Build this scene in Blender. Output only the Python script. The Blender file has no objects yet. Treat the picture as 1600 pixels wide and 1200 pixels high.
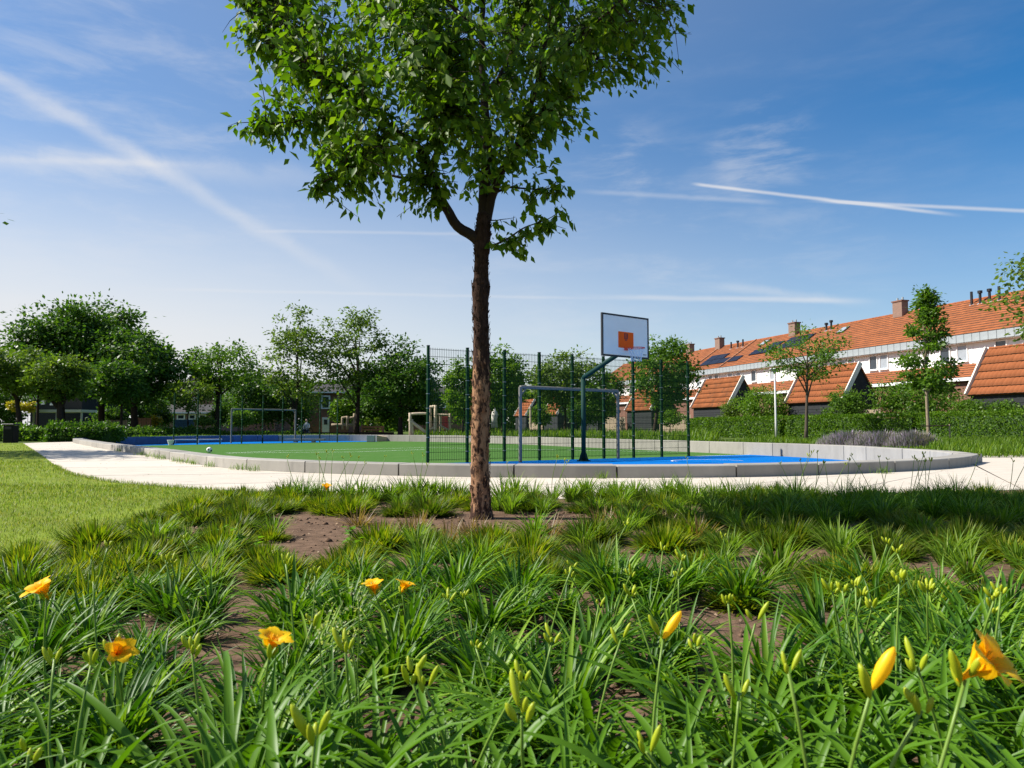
import bpy, math, random
import numpy as np
from mathutils import Vector, Matrix, noise as mnoise
from mathutils.geometry import tessellate_polygon

SC = bpy.context.scene
COL = SC.collection
R = math.radians
PI = math.pi
random.seed(7)
RNG = np.random.default_rng(7)

# ------------------------------------------------------------------ camera, sky, sun, exposure
CAM_H, FPX, PITCH = 0.75, 1150.0, math.atan(67 / 1150)
cam_data = bpy.data.cameras.new('camera')
cam_data.sensor_fit = 'HORIZONTAL'
cam_data.sensor_width = 36
cam_data.lens = FPX / 1600 * 36
cam_data.clip_start = 0.05
cam_data.clip_end = 6000
cam_data.dof.use_dof = True
cam_data.dof.focus_distance = 9.0
cam_data.dof.aperture_fstop = 11
cam = bpy.data.objects.new('camera', cam_data)
cam.location = (0, 0, CAM_H)
cam.rotation_euler = (PI / 2 + PITCH, 0, 0)
COL.objects.link(cam)
SC.camera = cam


def ray(px, py):
    """direction through a pixel of the 1600x1200 photograph"""
    a, b = (px - 800) / FPX, (600 - py) / FPX
    c, s = math.cos(PITCH), math.sin(PITCH)
    return Vector((a, c - b * s, s + b * c))


def at(px, py, z=0.0):
    d = ray(px, py)
    t = (z - CAM_H) / d.z
    return Vector((d.x * t, d.y * t, z))


def pt(px, py, Y):
    d = ray(px, py)
    t = Y / d.y
    return Vector((d.x * t, Y, CAM_H + d.z * t))


SUN_EL = R(44)
SUN_V = Vector((-math.cos(SUN_EL) * 0.999, math.cos(SUN_EL) * 0.03, math.sin(SUN_EL))).normalized()
SUN_AZ = math.atan2(SUN_V.x, SUN_V.y)          # clockwise from +Y

world = bpy.data.worlds.new('World')
SC.world = world
world.use_nodes = True
WN, WL = world.node_tree.nodes, world.node_tree.links
WN.clear()


class NT:
    """tiny helper to write node trees"""
    def __init__(s, tree):
        s.t, s.n, s.l = tree, tree.nodes, tree.links

    def new(s, typ, ins=None, **kw):
        n = s.n.new(typ)
        for k, v in kw.items():
            setattr(n, k, v)
        for k, v in (ins or {}).items():
            sock = n.inputs[k]
            if isinstance(v, bpy.types.NodeSocket):
                s.l.new(v, sock)
            else:
                sock.default_value = v
        return n

    def math(s, op, a, b=None, c=None, clamp=False):
        n = s.new('ShaderNodeMath', operation=op, use_clamp=clamp)
        for i, v in enumerate((a, b, c)):
            if v is None:
                continue
            if isinstance(v, bpy.types.NodeSocket):
                s.l.new(v, n.inputs[i])
            else:
                n.inputs[i].default_value = v
        return n.outputs[0]

    def smooth(s, x, lo, hi, a=0.0, b=1.0):
        n = s.new('ShaderNodeMapRange', {'From Min': lo, 'From Max': hi, 'To Min': a, 'To Max': b},
                  interpolation_type='SMOOTHSTEP', clamp=True)
        s.l.new(x, n.inputs['Value'])
        return n.outputs['Result']

    def dot(s, v, w):
        n = s.new('ShaderNodeVectorMath', operation='DOT_PRODUCT')
        s.l.new(v, n.inputs[0])
        n.inputs[1].default_value = w
        return n.outputs['Value']

    def noise(s, vec, scale, detail=4.0, rough=0.55, dist=0.0):
        n = s.new('ShaderNodeTexNoise', {'Scale': scale, 'Detail': detail, 'Roughness': rough, 'Distortion': dist})
        if vec is not None:
            s.l.new(vec, n.inputs['Vector'])
        return n.outputs['Fac']

    def ramp(s, fac, stops):
        n = s.new('ShaderNodeValToRGB')
        e = n.color_ramp.elements
        while len(e) < len(stops):
            e.new(0.5)
        for i, (p, c) in enumerate(stops):
            e[i].position = p
            e[i].color = (*c, 1)
        s.l.new(fac, n.inputs['Fac'])
        return n.outputs['Color']

    def mix(s, fac, a, b, mode='MIX'):
        n = s.new('ShaderNodeMix', data_type='RGBA', blend_type=mode)
        for sock, v in ((n.inputs[0], fac), (n.inputs[6], a), (n.inputs[7], b)):
            if isinstance(v, bpy.types.NodeSocket):
                s.l.new(v, sock)
            elif isinstance(v, (int, float)):
                sock.default_value = v
            else:
                sock.default_value = (*v, 1)
        return n.outputs[2]


W = NT(world.node_tree)
tc = W.new('ShaderNodeTexCoord')
VDIR = tc.outputs['Generated']
sky = W.new('ShaderNodeTexSky', sky_type='NISHITA', sun_disc=False, sun_elevation=SUN_EL,
            sun_rotation=SUN_AZ, altitude=0, air_density=1.0, dust_density=0.6, ozone_density=3.0)
hsv = W.new('ShaderNodeHueSaturation', {'Saturation': 1.5, 'Value': 1.0, 'Color': sky.outputs['Color']})
fine = W.noise(VDIR, 14, 6, 0.62, 0.4)
mapst = W.new('ShaderNodeMapping', {'Scale': (2.2, 2.2, 9.0), 'Rotation': (0.25, 0.1, 0.3)})
WL.new(VDIR, mapst.inputs['Vector'])
wisp = W.noise(mapst.outputs[0], 3.2, 7, 0.62, 0.25)


def trail(p, q, half, strength, ends=(0.06, 0.06), ragged=0.6, skew=0.0):
    """a contrail: a band along the great circle through two directions of the sky"""
    a, b = ray(*p).normalized(), ray(*q).normalized()
    n = a.cross(b).normalized()
    m = (a + b).normalized()
    t = n.cross(m).normalized()
    L = abs(b.dot(t))
    sgn = 1 if b.dot(t) > 0 else -1
    d = W.dot(VDIR, n)
    wob = W.math('MULTIPLY', W.math('SUBTRACT', fine, 0.5), half * ragged * 2)
    d = W.math('ABSOLUTE', W.math('ADD', d, wob))
    band = W.smooth(d, 0.0, half, 1.0, 0.0)
    s = W.math('MULTIPLY', W.dot(VDIR, t), sgn)
    w1 = W.smooth(s, -L - ends[0], -L + ends[0])
    w2 = W.smooth(s, L - ends[1], L + ends[1], 1.0, 0.0)
    front = W.math('GREATER_THAN', W.dot(VDIR, m), 0.0)
    k = W.math('MULTIPLY', W.math('MULTIPLY', band, w1), W.math('MULTIPLY', w2, front))
    tex = W.smooth(fine, 0.15, 0.75, 1 - ragged * 0.7, 1.0)
    return W.math('MULTIPLY', W.math('MULTIPLY', k, tex), strength)


def patch(p, rad, strength, lo=0.42, hi=0.72):
    c = ray(*p).normalized()
    k = W.smooth(W.dot(VDIR, c), math.cos(rad), 1.0)
    tex = W.smooth(wisp, lo, hi)
    return W.math('MULTIPLY', W.math('MULTIPLY', k, tex), strength)


layers = [
    trail((-260, -30), (500, 412), 0.016, 0.36, (0.1, 0.12), 0.65),
    trail((-200, 240), (500, 278), 0.020, 0.26, (0.1, 0.14), 0.9),
    trail((-200, 243), (300, 258), 0.006, 0.16, (0.1, 0.1), 0.5),
    trail((1088, 288), (1470, 333), 0.0034, 0.62, (0.01, 0.03), 0.3),
    trail((1290, 315), (1900, 343), 0.0034, 0.55, (0.03, 0.1), 0.3),
    trail((920, 300), (1210, 316), 0.0050, 0.20, (0.03, 0.02), 0.5),
    trail((960, 464), (1320, 470), 0.0055, 0.42, (0.07, 0.05), 0.4),
    trail((1130, 448), (1330, 472), 0.0100, 0.26, (0.03, 0.05), 0.7),
    trail((410, 361), (760, 366), 0.0035, 0.22, (0.02, 0.06), 0.4),
    trail((260, 452), (900, 466), 0.0035, 0.22, (0.05, 0.06), 0.4),
    patch((1190, 238), 0.075, 0.26), patch((970, 262), 0.075, 0.22), patch((1180, 390), 0.20, 0.09),
    patch((180, 130), 0.22, 0.14), patch((200, 340), 0.30, 0.10), patch((900, 430), 0.25, 0.10),
    W.math('MULTIPLY', W.smooth(wisp, 0.45, 0.85), 0.05),
]
acc = layers[0]
for l in layers[1:]:
    acc = W.math('ADD', acc, l)
acc = W.math('MINIMUM', acc, 0.75)
# thin summer haze: thicker towards the horizon and towards the sun
sepz = W.new('ShaderNodeSeparateXYZ', {0: VDIR})
hz_low = W.smooth(sepz.outputs['Z'], 0.40, 0.0, 0.0, 1.0)
hz_sun = W.smooth(W.dot(VDIR, SUN_V), -0.40, 0.60)
veil = W.math('ADD', W.math('MULTIPLY', hz_low, W.math('ADD', W.math('MULTIPLY', hz_sun, 0.62), 0.30)), W.math('MULTIPLY', hz_sun, 0.22))
acc = W.math('SUBTRACT', 1.0, W.math('MULTIPLY', W.math('SUBTRACT', 1.0, acc), W.math('SUBTRACT', 1.0, veil)), clamp=True)
cloudcol = W.mix(acc, hsv.outputs['Color'], (6.15, 6.1, 6.15))
bg = W.new('ShaderNodeBackground', {'Color': cloudcol, 'Strength': 0.079})
wo = W.new('ShaderNodeOutputWorld')
WL.new(bg.outputs[0], wo.inputs['Surface'])

sun_data = bpy.data.lights.new('sun', 'SUN')
sun_data.energy = 5.0
sun_data.angle = R(0.53)
sun_data.color = (1.0, 0.955, 0.87)
sun = bpy.data.objects.new('sun', sun_data)
sun.rotation_euler = SUN_V.to_track_quat('Z', 'Y').to_euler()
sun.location = (-30, -3, 40)
COL.objects.link(sun)

SC.view_settings.view_transform = 'Standard'
SC.view_settings.look = 'None'
SC.view_settings.exposure = 0.80
SC.view_settings.gamma = 1
SC.view_settings.use_curve_mapping = False
SC.cycles.max_bounces = 8
SC.cycles.transparent_max_bounces = 8


# ------------------------------------------------------------------ materials
def mat_new(name):
    m = bpy.data.materials.new(name)
    m.use_nodes = True
    m.node_tree.nodes.clear()
    n = NT(m.node_tree)
    out = n.new('ShaderNodeOutputMaterial')
    return m, n, out


def solid(name, col, rough=0.6, var=0.12, scale=6.0, metal=0.0, bump=0.0, bscale=60.0, spec=0.4, stain=None,
          stain_scale=1.5, stain_lo=0.5, stain_hi=0.75, stretch=None, vary=0.0):
    """principled surface with a mottled base colour, an optional stain layer and fine bump"""
    m, n, out = mat_new(name)
    tcn = n.new('ShaderNodeTexCoord')
    v = tcn.outputs['Object']
    if stretch:
        mp = n.new('ShaderNodeMapping', {'Scale': stretch})
        n.l.new(v, mp.inputs['Vector'])
        v = mp.outputs[0]
    f = n.noise(v, scale, 6, 0.6)
    lo = tuple(max(0, c * (1 - var)) for c in col)
    hi = tuple(min(1, c * (1 + var)) for c in col)
    c = n.ramp(f, [(0.3, lo), (0.7, hi)])
    if stain:
        g = n.noise(v, stain_scale, 7, 0.68, 0.6)
        c = n.mix(n.smooth(g, stain_lo, stain_hi), c, stain)
    if vary:
        oi = n.new('ShaderNodeObjectInfo')
        vv = n.math('ADD', n.math('MULTIPLY', oi.outputs['Random'], 2 * vary), 1 - vary)
        hs = n.new('ShaderNodeHueSaturation', {'Value': vv, 'Color': c})
        c = hs.outputs['Color']
    b = n.new('ShaderNodeBsdfPrincipled', {'Base Color': c, 'Roughness': rough, 'Metallic': metal,
                                           'Specular IOR Level': spec})
    if bump:
        h = n.noise(v, bscale, 6, 0.65)
        bp = n.new('ShaderNodeBump', {'Strength': bump, 'Distance': 0.25 / bscale, 'Height': h})
        n.l.new(bp.outputs[0], b.inputs['Normal'])
    n.l.new(b.outputs[0], out.inputs['Surface'])
    return m


def leafmat(name, a, b, c=None, trans=0.35, rough=0.42, tcol=None, spec=0.35):
    """leaves: colour differs from leaf to leaf, light passes through"""
    m, n, out = mat_new(name)
    g = n.new('ShaderNodeNewGeometry')
    r = g.outputs['Random Per Island']
    stops = [(0.0, a), (0.75, b)]
    if c:
        stops = [(0.0, a), (0.55, b), (0.97, c)]
    col = n.ramp(r, stops)
    p = n.new('ShaderNodeBsdfPrincipled', {'Base Color': col, 'Roughness': rough, 'Specular IOR Level': spec})
    tc2 = n.mix(1.0, col, tcol or (1.6, 1.7, 0.55), 'MULTIPLY')
    t = n.new('ShaderNodeBsdfTranslucent', {'Color': tc2})
    mx = n.new('ShaderNodeMixShader', {0: trans})
    n.l.new(p.outputs[0], mx.inputs[1])
    n.l.new(t.outputs[0], mx.inputs[2])
    n.l.new(mx.outputs[0], out.inputs['Surface'])
    return m


M = {}
M['concrete'] = solid('pale concrete', (0.285, 0.266, 0.2327), 0.88, 0.10, 3.0, bump=0.25, bscale=90,
                      stain=(0.1187, 0.114, 0.09975), stain_scale=1.6, stain_lo=0.50, stain_hi=0.92, vary=0.13, stretch=(1, 1, 0.4))
M['blueblock'] = solid('blue toned concrete', (0.085, 0.13, 0.24), 0.9, 0.12, 3.0, vary=0.1)  # bluer concrete colour for the far left wall blocks
M['path'] = solid('brushed beige concrete', (0.504, 0.4452, 0.3654), 0.9, 0.10, 2.4, bump=0.2, bscale=140,
                  stain=(0.3696, 0.3234, 0.2604), stain_scale=1.3, stain_lo=0.5, stain_hi=0.9, stretch=(1, 2.6, 1), vary=0.05)
M['joint'] = solid('dark joint', (0.10, 0.09, 0.08), 0.95)
M['soil'] = solid('dry brown soil', (0.140, 0.090, 0.060), 0.97, 0.30, 14, bump=1.0, bscale=30, spec=0.05,
                  stain=(0.09025, 0.057, 0.038), stain_scale=5, stain_lo=0.45, stain_hi=0.7)
M['chips'] = leafmat('wood chips', (0.28, 0.19, 0.12), (0.15, 0.10, 0.07), (0.46, 0.35, 0.23), trans=0.0, rough=0.9)
M['lawnbase'] = solid('lawn turf', (0.148, 0.196, 0.0208), 0.95, 0.24, 1.3, bump=0.7, bscale=60, spec=0.1,
                      stain=(0.216, 0.188, 0.044), stain_scale=1.1, stain_lo=0.5, stain_hi=0.85)
M['blade'] = leafmat('lawn grass', (0.084, 0.148, 0.0112), (0.144, 0.212, 0.0176), (0.272, 0.248, 0.056), trans=0.35, spec=.15)
M['ground'] = solid('rough grass ground', (0.070, 0.105, 0.020), 0.95, 0.4, 0.35, bump=0.5, bscale=10, spec=0.1)
M['turf'] = solid('green artificial turf', (0.0588, 0.1386, 0.02856), 0.95, 0.13, 9, bump=0.6, bscale=220, spec=0.03,
                  stain=(0.0966, 0.1638, 0.05208), stain_scale=1.6, stain_lo=0.45, stain_hi=0.85)
M['blue'] = solid('blue rubber court', (0.00168, 0.126, 0.42), 0.9, 0.10, 3, bump=0.2, bscale=200, spec=0.03, stain=(0.0252, 0.1596, 0.3864), stain_scale=1.1, stain_lo=0.5, stain_hi=0.8)
M['line'] = solid('white line paint', (0.72, 0.74, 0.72), 0.8, 0.06)
M['darkgreen'] = solid('dark green steel', (0.009, 0.034, 0.014), 0.7, 0.12, 4, spec=0.05)
M['clip'] = solid('pale steel clip', (0.17, 0.20, 0.19), 0.5, metal=0.4)
M['goalgrey'] = solid('galvanised steel', (0.20, 0.19, 0.165), 0.8, 0.12, 5, spec=0.08)
M['polegreen'] = solid('dark teal steel', (0.008, 0.036, 0.030), 0.6, 0.1, 4, spec=0.1)
M['board'] = solid('white backboard', (0.92, 0.88, 0.81), 0.5, 0.03, 3, spec=.15)
M['black'] = solid('black edging', (0.010, 0.011, 0.015), 0.5)
M['orange'] = solid('orange paint', (0.95, 0.125, 0.012), 0.6, 0.05, spec=.1)
M['rimred'] = solid('red orange steel', (0.90, 0.075, 0.03), 0.5)
M['chain'] = solid('white net cord', (0.70, 0.74, 0.80), 0.5)
M['bark_dark'] = solid('dark bark', (0.040, 0.028, 0.022), 0.95, 0.35, 12, bump=1.0, bscale=22, spec=0.1, stretch=(1, 1, 0.3))
M['bark_grey'] = solid('grey brown bark', (0.085, 0.068, 0.052), 0.95, 0.3, 10, bump=0.8, bscale=20, spec=0.1, stretch=(1, 1, 0.3))
M['bark_young'] = solid('pale young bark', (0.24, 0.19, 0.13), 0.9, 0.2, 10, bump=0.4, bscale=20, spec=0.1)


def flaky_bark():
    """dark bark peeling to pale red brown patches, upper trunk painted darker for crown shade"""
    m, n, out = mat_new('reddish flaking bark')
    tcn = n.new('ShaderNodeTexCoord')
    mp = n.new('ShaderNodeMapping', {'Scale': (1, 1, 0.38)})
    n.l.new(tcn.outputs['Object'], mp.inputs['Vector'])
    sp = n.new('ShaderNodeSeparateXYZ', {0: tcn.outputs['Object']})
    f = n.noise(mp.outputs[0], 30, 7, 0.7, 0.5)
    old = n.ramp(n.noise(mp.outputs[0], 55, 6, 0.7), [(0.3, (0.020, 0.012, 0.010)), (0.7, (0.075, 0.042, 0.030))])
    peel = n.ramp(n.noise(mp.outputs[0], 18, 6, 0.65), [(0.3, (0.20, 0.092, 0.048)), (0.7, (0.46, 0.27, 0.155))])
    crown_shade = n.smooth(sp.outputs['Z'], 0.9, 1.9)  # fewer pale patches higher up, standing in for the crown's shade
    low = n.smooth(sp.outputs['Z'], 0.22, 0.0)
    bias = n.math('ADD', n.math('MULTIPLY', crown_shade, 0.30), n.math('MULTIPLY', low, 0.12))
    k = n.smooth(n.math('SUBTRACT', f, bias), 0.42, 0.53)
    c = n.mix(k, old, peel)
    b = n.new('ShaderNodeBsdfPrincipled', {'Base Color': c, 'Roughness': 0.95, 'Specular IOR Level': 0.08})
    bp = n.new('ShaderNodeBump', {'Strength': 1.0, 'Distance': 0.010, 'Height': f})
    n.l.new(bp.outputs[0], b.inputs['Normal'])
    n.l.new(b.outputs[0], out.inputs['Surface'])
    return m


M['bark_flaky'] = flaky_bark()
M['tile'] = solid('orange clay tile', (0.2728, 0.09152, 0.03696), 0.9, 0.25, 1.6, spec=0.08, vary=0.07,
                  stain=(0.176, 0.0704, 0.03696), stain_scale=2.3, stain_lo=0.45, stain_hi=0.75)
M['tile_old'] = solid('weathered clay tile', (0.2322, 0.07912, 0.03096), 0.9, 0.25, 1.6, spec=0.08,
                      stain=(0.1032, 0.05332, 0.03096), stain_scale=1.8, stain_lo=0.48, stain_hi=0.75)
M['brick'] = None
M['lip_shade'] = solid('shade painted tile edge', (0.060, 0.034, 0.024), 0.95, 0.3, 4)  # dark lips paint in the shade between tile courses
M['white'] = solid('white cladding', (0.744, 0.744, 0.7254), 0.6, 0.03, 2)
M['cream'] = solid('cream painted board', (0.702, 0.666, 0.576), 0.6, 0.04, 3)
M['zinc'] = solid('zinc sheet', (0.342, 0.3705, 0.38), 0.5, 0.10, 1.5, metal=0.25)
M['glass'] = solid('window glass', (0.03, 0.04, 0.05), 0.08, 0.1, spec=0.8)
M['blind'] = solid('grey blind behind glass', (0.30, 0.33, 0.36), 0.25, 0.08, spec=0.7)
M['solar'] = solid('solar cell', (0.010, 0.012, 0.022), 0.35, 0.1, spec=0.2)
M['darkboard'] = solid('blackened boards', (0.018, 0.020, 0.022), 0.85, 0.3, 4, bump=0.3, bscale=12)
M['slate'] = solid('dark roof felt', (0.042, 0.038, 0.037), 0.9, 0.15, 3)
M['wood'] = solid('weathered pale timber', (0.306, 0.238, 0.1615), 0.85, 0.2, 5, bump=0.3, bscale=20, stretch=(1, 1, 0.2))
M['woodred'] = solid('brown timber', (0.30, 0.145, 0.075), 0.85, 0.2, 5)
M['debark'] = solid('peeled log', (0.44, 0.352, 0.248), 0.8, 0.15, 4, bump=0.2, bscale=15)
M['lampgrey'] = solid('pale grey lamp post', (0.527, 0.527, 0.51), 0.5, 0.05)
M['bin'] = solid('dark bin', (0.005, 0.007, 0.007), 0.6, spec=0.1)
M['redpaint'] = solid('red paint', (0.42, 0.030, 0.035), 0.5)
M['bluepaint'] = solid('blue hoarding', (0.05, 0.14, 0.26), 0.6, 0.25, 3)
M['paving'] = solid('grey paving', (0.22, 0.21, 0.21), 0.9, 0.1, 3)
M['slope'] = solid('sand coloured rubber', (0.46, 0.36, 0.25), 0.9, 0.08, 3)
M['skin'] = solid('skin', (0.52, 0.31, 0.22), 0.6)
M['shirt'] = solid('white shirt', (0.74, 0.74, 0.76), 0.8)
M['denim'] = solid('dark trousers', (0.025, 0.030, 0.055), 0.85)
M['hair'] = solid('dark hair', (0.02, 0.014, 0.01), 0.7)
M['rubber'] = solid('black rubber', (0.012, 0.012, 0.012), 0.8)


def brickmat(name, a, b, mortar, scale):
    m, n, out = mat_new(name)
    tcn = n.new('ShaderNodeTexCoord')
    mp = n.new('ShaderNodeMapping', {'Rotation': (PI / 2, 0, 0)})
    n.l.new(tcn.outputs['Object'], mp.inputs['Vector'])
    t = n.new('ShaderNodeTexBrick', {'Color1': (*a, 1), 'Color2': (*b, 1), 'Mortar': (*mortar, 1), 'Scale': scale,
                                     'Mortar Size': 0.007, 'Brick Width': 0.22, 'Row Height': 0.065})
    n.l.new(mp.outputs[0], t.inputs['Vector'])
    p = n.new('ShaderNodeBsdfPrincipled', {'Base Color': t.outputs['Color'], 'Roughness': 0.9})
    n.l.new(p.outputs[0], out.inputs['Surface'])
    return m


M['brick'] = brickmat('red brown brick', (0.22, 0.085, 0.052), (0.15, 0.062, 0.040), (0.17, 0.12, 0.09), 1.0)
M['brickpale'] = brickmat('pale brick', (0.24, 0.135, 0.095), (0.19, 0.11, 0.08), (0.2, 0.16, 0.13), 1.0)

M['leaf_main'] = leafmat('park tree leaf', (0.040, 0.100, 0.004), (0.080, 0.155, 0.006), (0.15, 0.225, 0.012), trans=0.45,
                         rough=0.5, spec=0.28)
M['leaf_dark'] = leafmat('dark tree leaf', (0.026, 0.072, 0.009), (0.050, 0.115, 0.013), (0.095, 0.165, 0.022), trans=0.38, spec=.2)
M['leaf_mid'] = leafmat('mid green leaf', (0.044, 0.105, 0.010), (0.078, 0.155, 0.015), (0.12, 0.20, 0.025), trans=0.42, spec=.2)
M['leaf_light'] = leafmat('light green leaf', (0.0585, 0.1125, 0.0126), (0.0945, 0.153, 0.0198), (0.135, 0.189, 0.0315), trans=0.4, spec=.2)
M['leaf_hedge'] = leafmat('hedge leaf', (0.042, 0.105, 0.006), (0.082, 0.165, 0.009), (0.13, 0.215, 0.015), trans=0.35, spec=.2)
M['leaf_bright'] = leafmat('bright shrub leaf', (0.054, 0.126, 0.0072), (0.09, 0.1755, 0.0117), (0.135, 0.216, 0.018), trans=0.4, spec=.2)
M['cover'] = leafmat('ground cover leaf', (0.06375, 0.136, 0.0085), (0.1062, 0.1827, 0.0136), (0.153, 0.221, 0.0255), trans=0.4, spec=.2)
M['yellowleaf'] = leafmat('yellow flowers', (0.55, 0.38, 0.02), (0.42, 0.36, 0.03), (0.2, 0.25, 0.03), trans=0.3)
M['lavender'] = leafmat('mauve catmint', (0.27, 0.20, 0.31), (0.17, 0.20, 0.12), (0.36, 0.27, 0.42), trans=0.25)
M['lily'] = leafmat('daylily leaf', (0.022, 0.080, 0.004), (0.070, 0.168, 0.006), (0.20, 0.32, 0.022), trans=0.30, rough=0.45,
                    spec=0.28)
M['lilylight'] = leafmat('fresh grass leaf', (0.075, 0.155, 0.010), (0.125, 0.215, 0.016), (0.19, 0.26, 0.04), trans=0.4, spec=.2)
M['sedge'] = leafmat('yellow green sedge', (0.050, 0.100, 0.005), (0.125, 0.190, 0.009), (0.25, 0.25, 0.020), trans=0.4, spec=.15)
M['sedgedark'] = leafmat('dark sedge', (0.045, 0.090, 0.008), (0.080, 0.130, 0.011), (0.14, 0.15, 0.025), trans=0.38, spec=.15)
M['dry'] = leafmat('dry leaf', (0.22, 0.13, 0.055), (0.15, 0.11, 0.04), (0.33, 0.22, 0.10), trans=0.3)
M['seed'] = leafmat('pale seed', (0.32, 0.36, 0.16), (0.42, 0.44, 0.24), trans=0.4)
M['weed'] = leafmat('soft weed leaf', (0.10, 0.24, 0.014), (0.14, 0.29, 0.02), trans=0.42)
M['stalk'] = leafmat('flower stalk', (0.14, 0.24, 0.028), (0.17, 0.27, 0.04), trans=0.15)
M['bud'] = leafmat('green bud', (0.26, 0.36, 0.014), (0.36, 0.42, 0.016), (0.48, 0.46, 0.02), trans=0.25)
M['budyellow'] = leafmat('yellow bud', (0.80, 0.54, 0.010), (0.85, 0.56, 0.012), trans=0.3)
M['petal_plain'] = leafmat('yellow orange petal', (0.85, 0.43, 0.005), (0.88, 0.49, 0.006), trans=0.42, tcol=(1.1, 0.95, 0.4), rough=0.5, spec=.15)


def petalmat():
    m, n, out = mat_new('veined yellow orange petal')
    tcn = n.new('ShaderNodeTexCoord')
    mp = n.new('ShaderNodeMapping', {'Scale': (6, 160, 6)})
    n.l.new(tcn.outputs['Object'], mp.inputs['Vector'])
    v = n.noise(mp.outputs[0], 1.6, 4, 0.6)
    col = n.ramp(v, [(0.3, (0.86, 0.45, 0.004)), (0.55, (0.92, 0.56, 0.006)), (0.8, (0.95, 0.66, 0.02))])
    p = n.new('ShaderNodeBsdfPrincipled', {'Base Color': col, 'Roughness': 0.5, 'Specular IOR Level': 0.2})
    bp = n.new('ShaderNodeBump', {'Strength': 0.5, 'Distance': 0.0012, 'Height': v})
    n.l.new(bp.outputs[0], p.inputs['Normal'])
    t = n.new('ShaderNodeBsdfTranslucent', {'Color': n.mix(1.0, col, (1.1, 1.0, 0.5), 'MULTIPLY')})
    mx = n.new('ShaderNodeMixShader', {0: 0.42})
    n.l.new(p.outputs[0], mx.inputs[1])
    n.l.new(t.outputs[0], mx.inputs[2])
    n.l.new(mx.outputs[0], out.inputs['Surface'])
    return m


M['petal'] = petalmat()


# ------------------------------------------------------------------ mesh helpers
def link(o, parent=None):
    COL.objects.link(o)
    if parent is not None:
        o.parent = parent
    return o


def props(o, label=None, cat=None, group=None, kind=None):
    if label:
        o['label'] = label
    if cat:
        o['category'] = cat
    if group:
        o['group'] = group
    if kind:
        o['kind'] = kind
    return o


def thing(name, label, cat, loc=(0, 0, 0), rz=0.0, group=None):
    o = bpy.data.objects.new(name, None)
    o.empty_display_size = 0.2
    o.location = loc
    o.rotation_euler = (0, 0, rz)
    COL.objects.link(o)
    return props(o, label, cat, group)


def np_mesh(name, verts, faces, mat, smooth=False):
    """faces: (M,k) array, all of one size"""
    me = bpy.data.meshes.new(name)
    verts = np.asarray(verts, np.float32)
    faces = np.asarray(faces, np.int32)
    k = faces.shape[1]
    me.vertices.add(len(verts))
    me.vertices.foreach_set('co', verts.ravel())
    me.loops.add(faces.size)
    me.loops.foreach_set('vertex_index', faces.ravel())
    me.polygons.add(len(faces))
    me.polygons.foreach_set('loop_start', np.arange(0, faces.size, k, dtype=np.int32))
    me.polygons.foreach_set('loop_total', np.full(len(faces), k, np.int32))
    if smooth:
        me.polygons.foreach_set('use_smooth', np.ones(len(faces), bool))
    me.materials.append(mat)
    me.update(calc_edges=True)
    return me


def mesh_obj(name, me, parent=None, loc=None):
    o = bpy.data.objects.new(name, me)
    if loc is not None:
        o.location = loc
    return link(o, parent)


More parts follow.
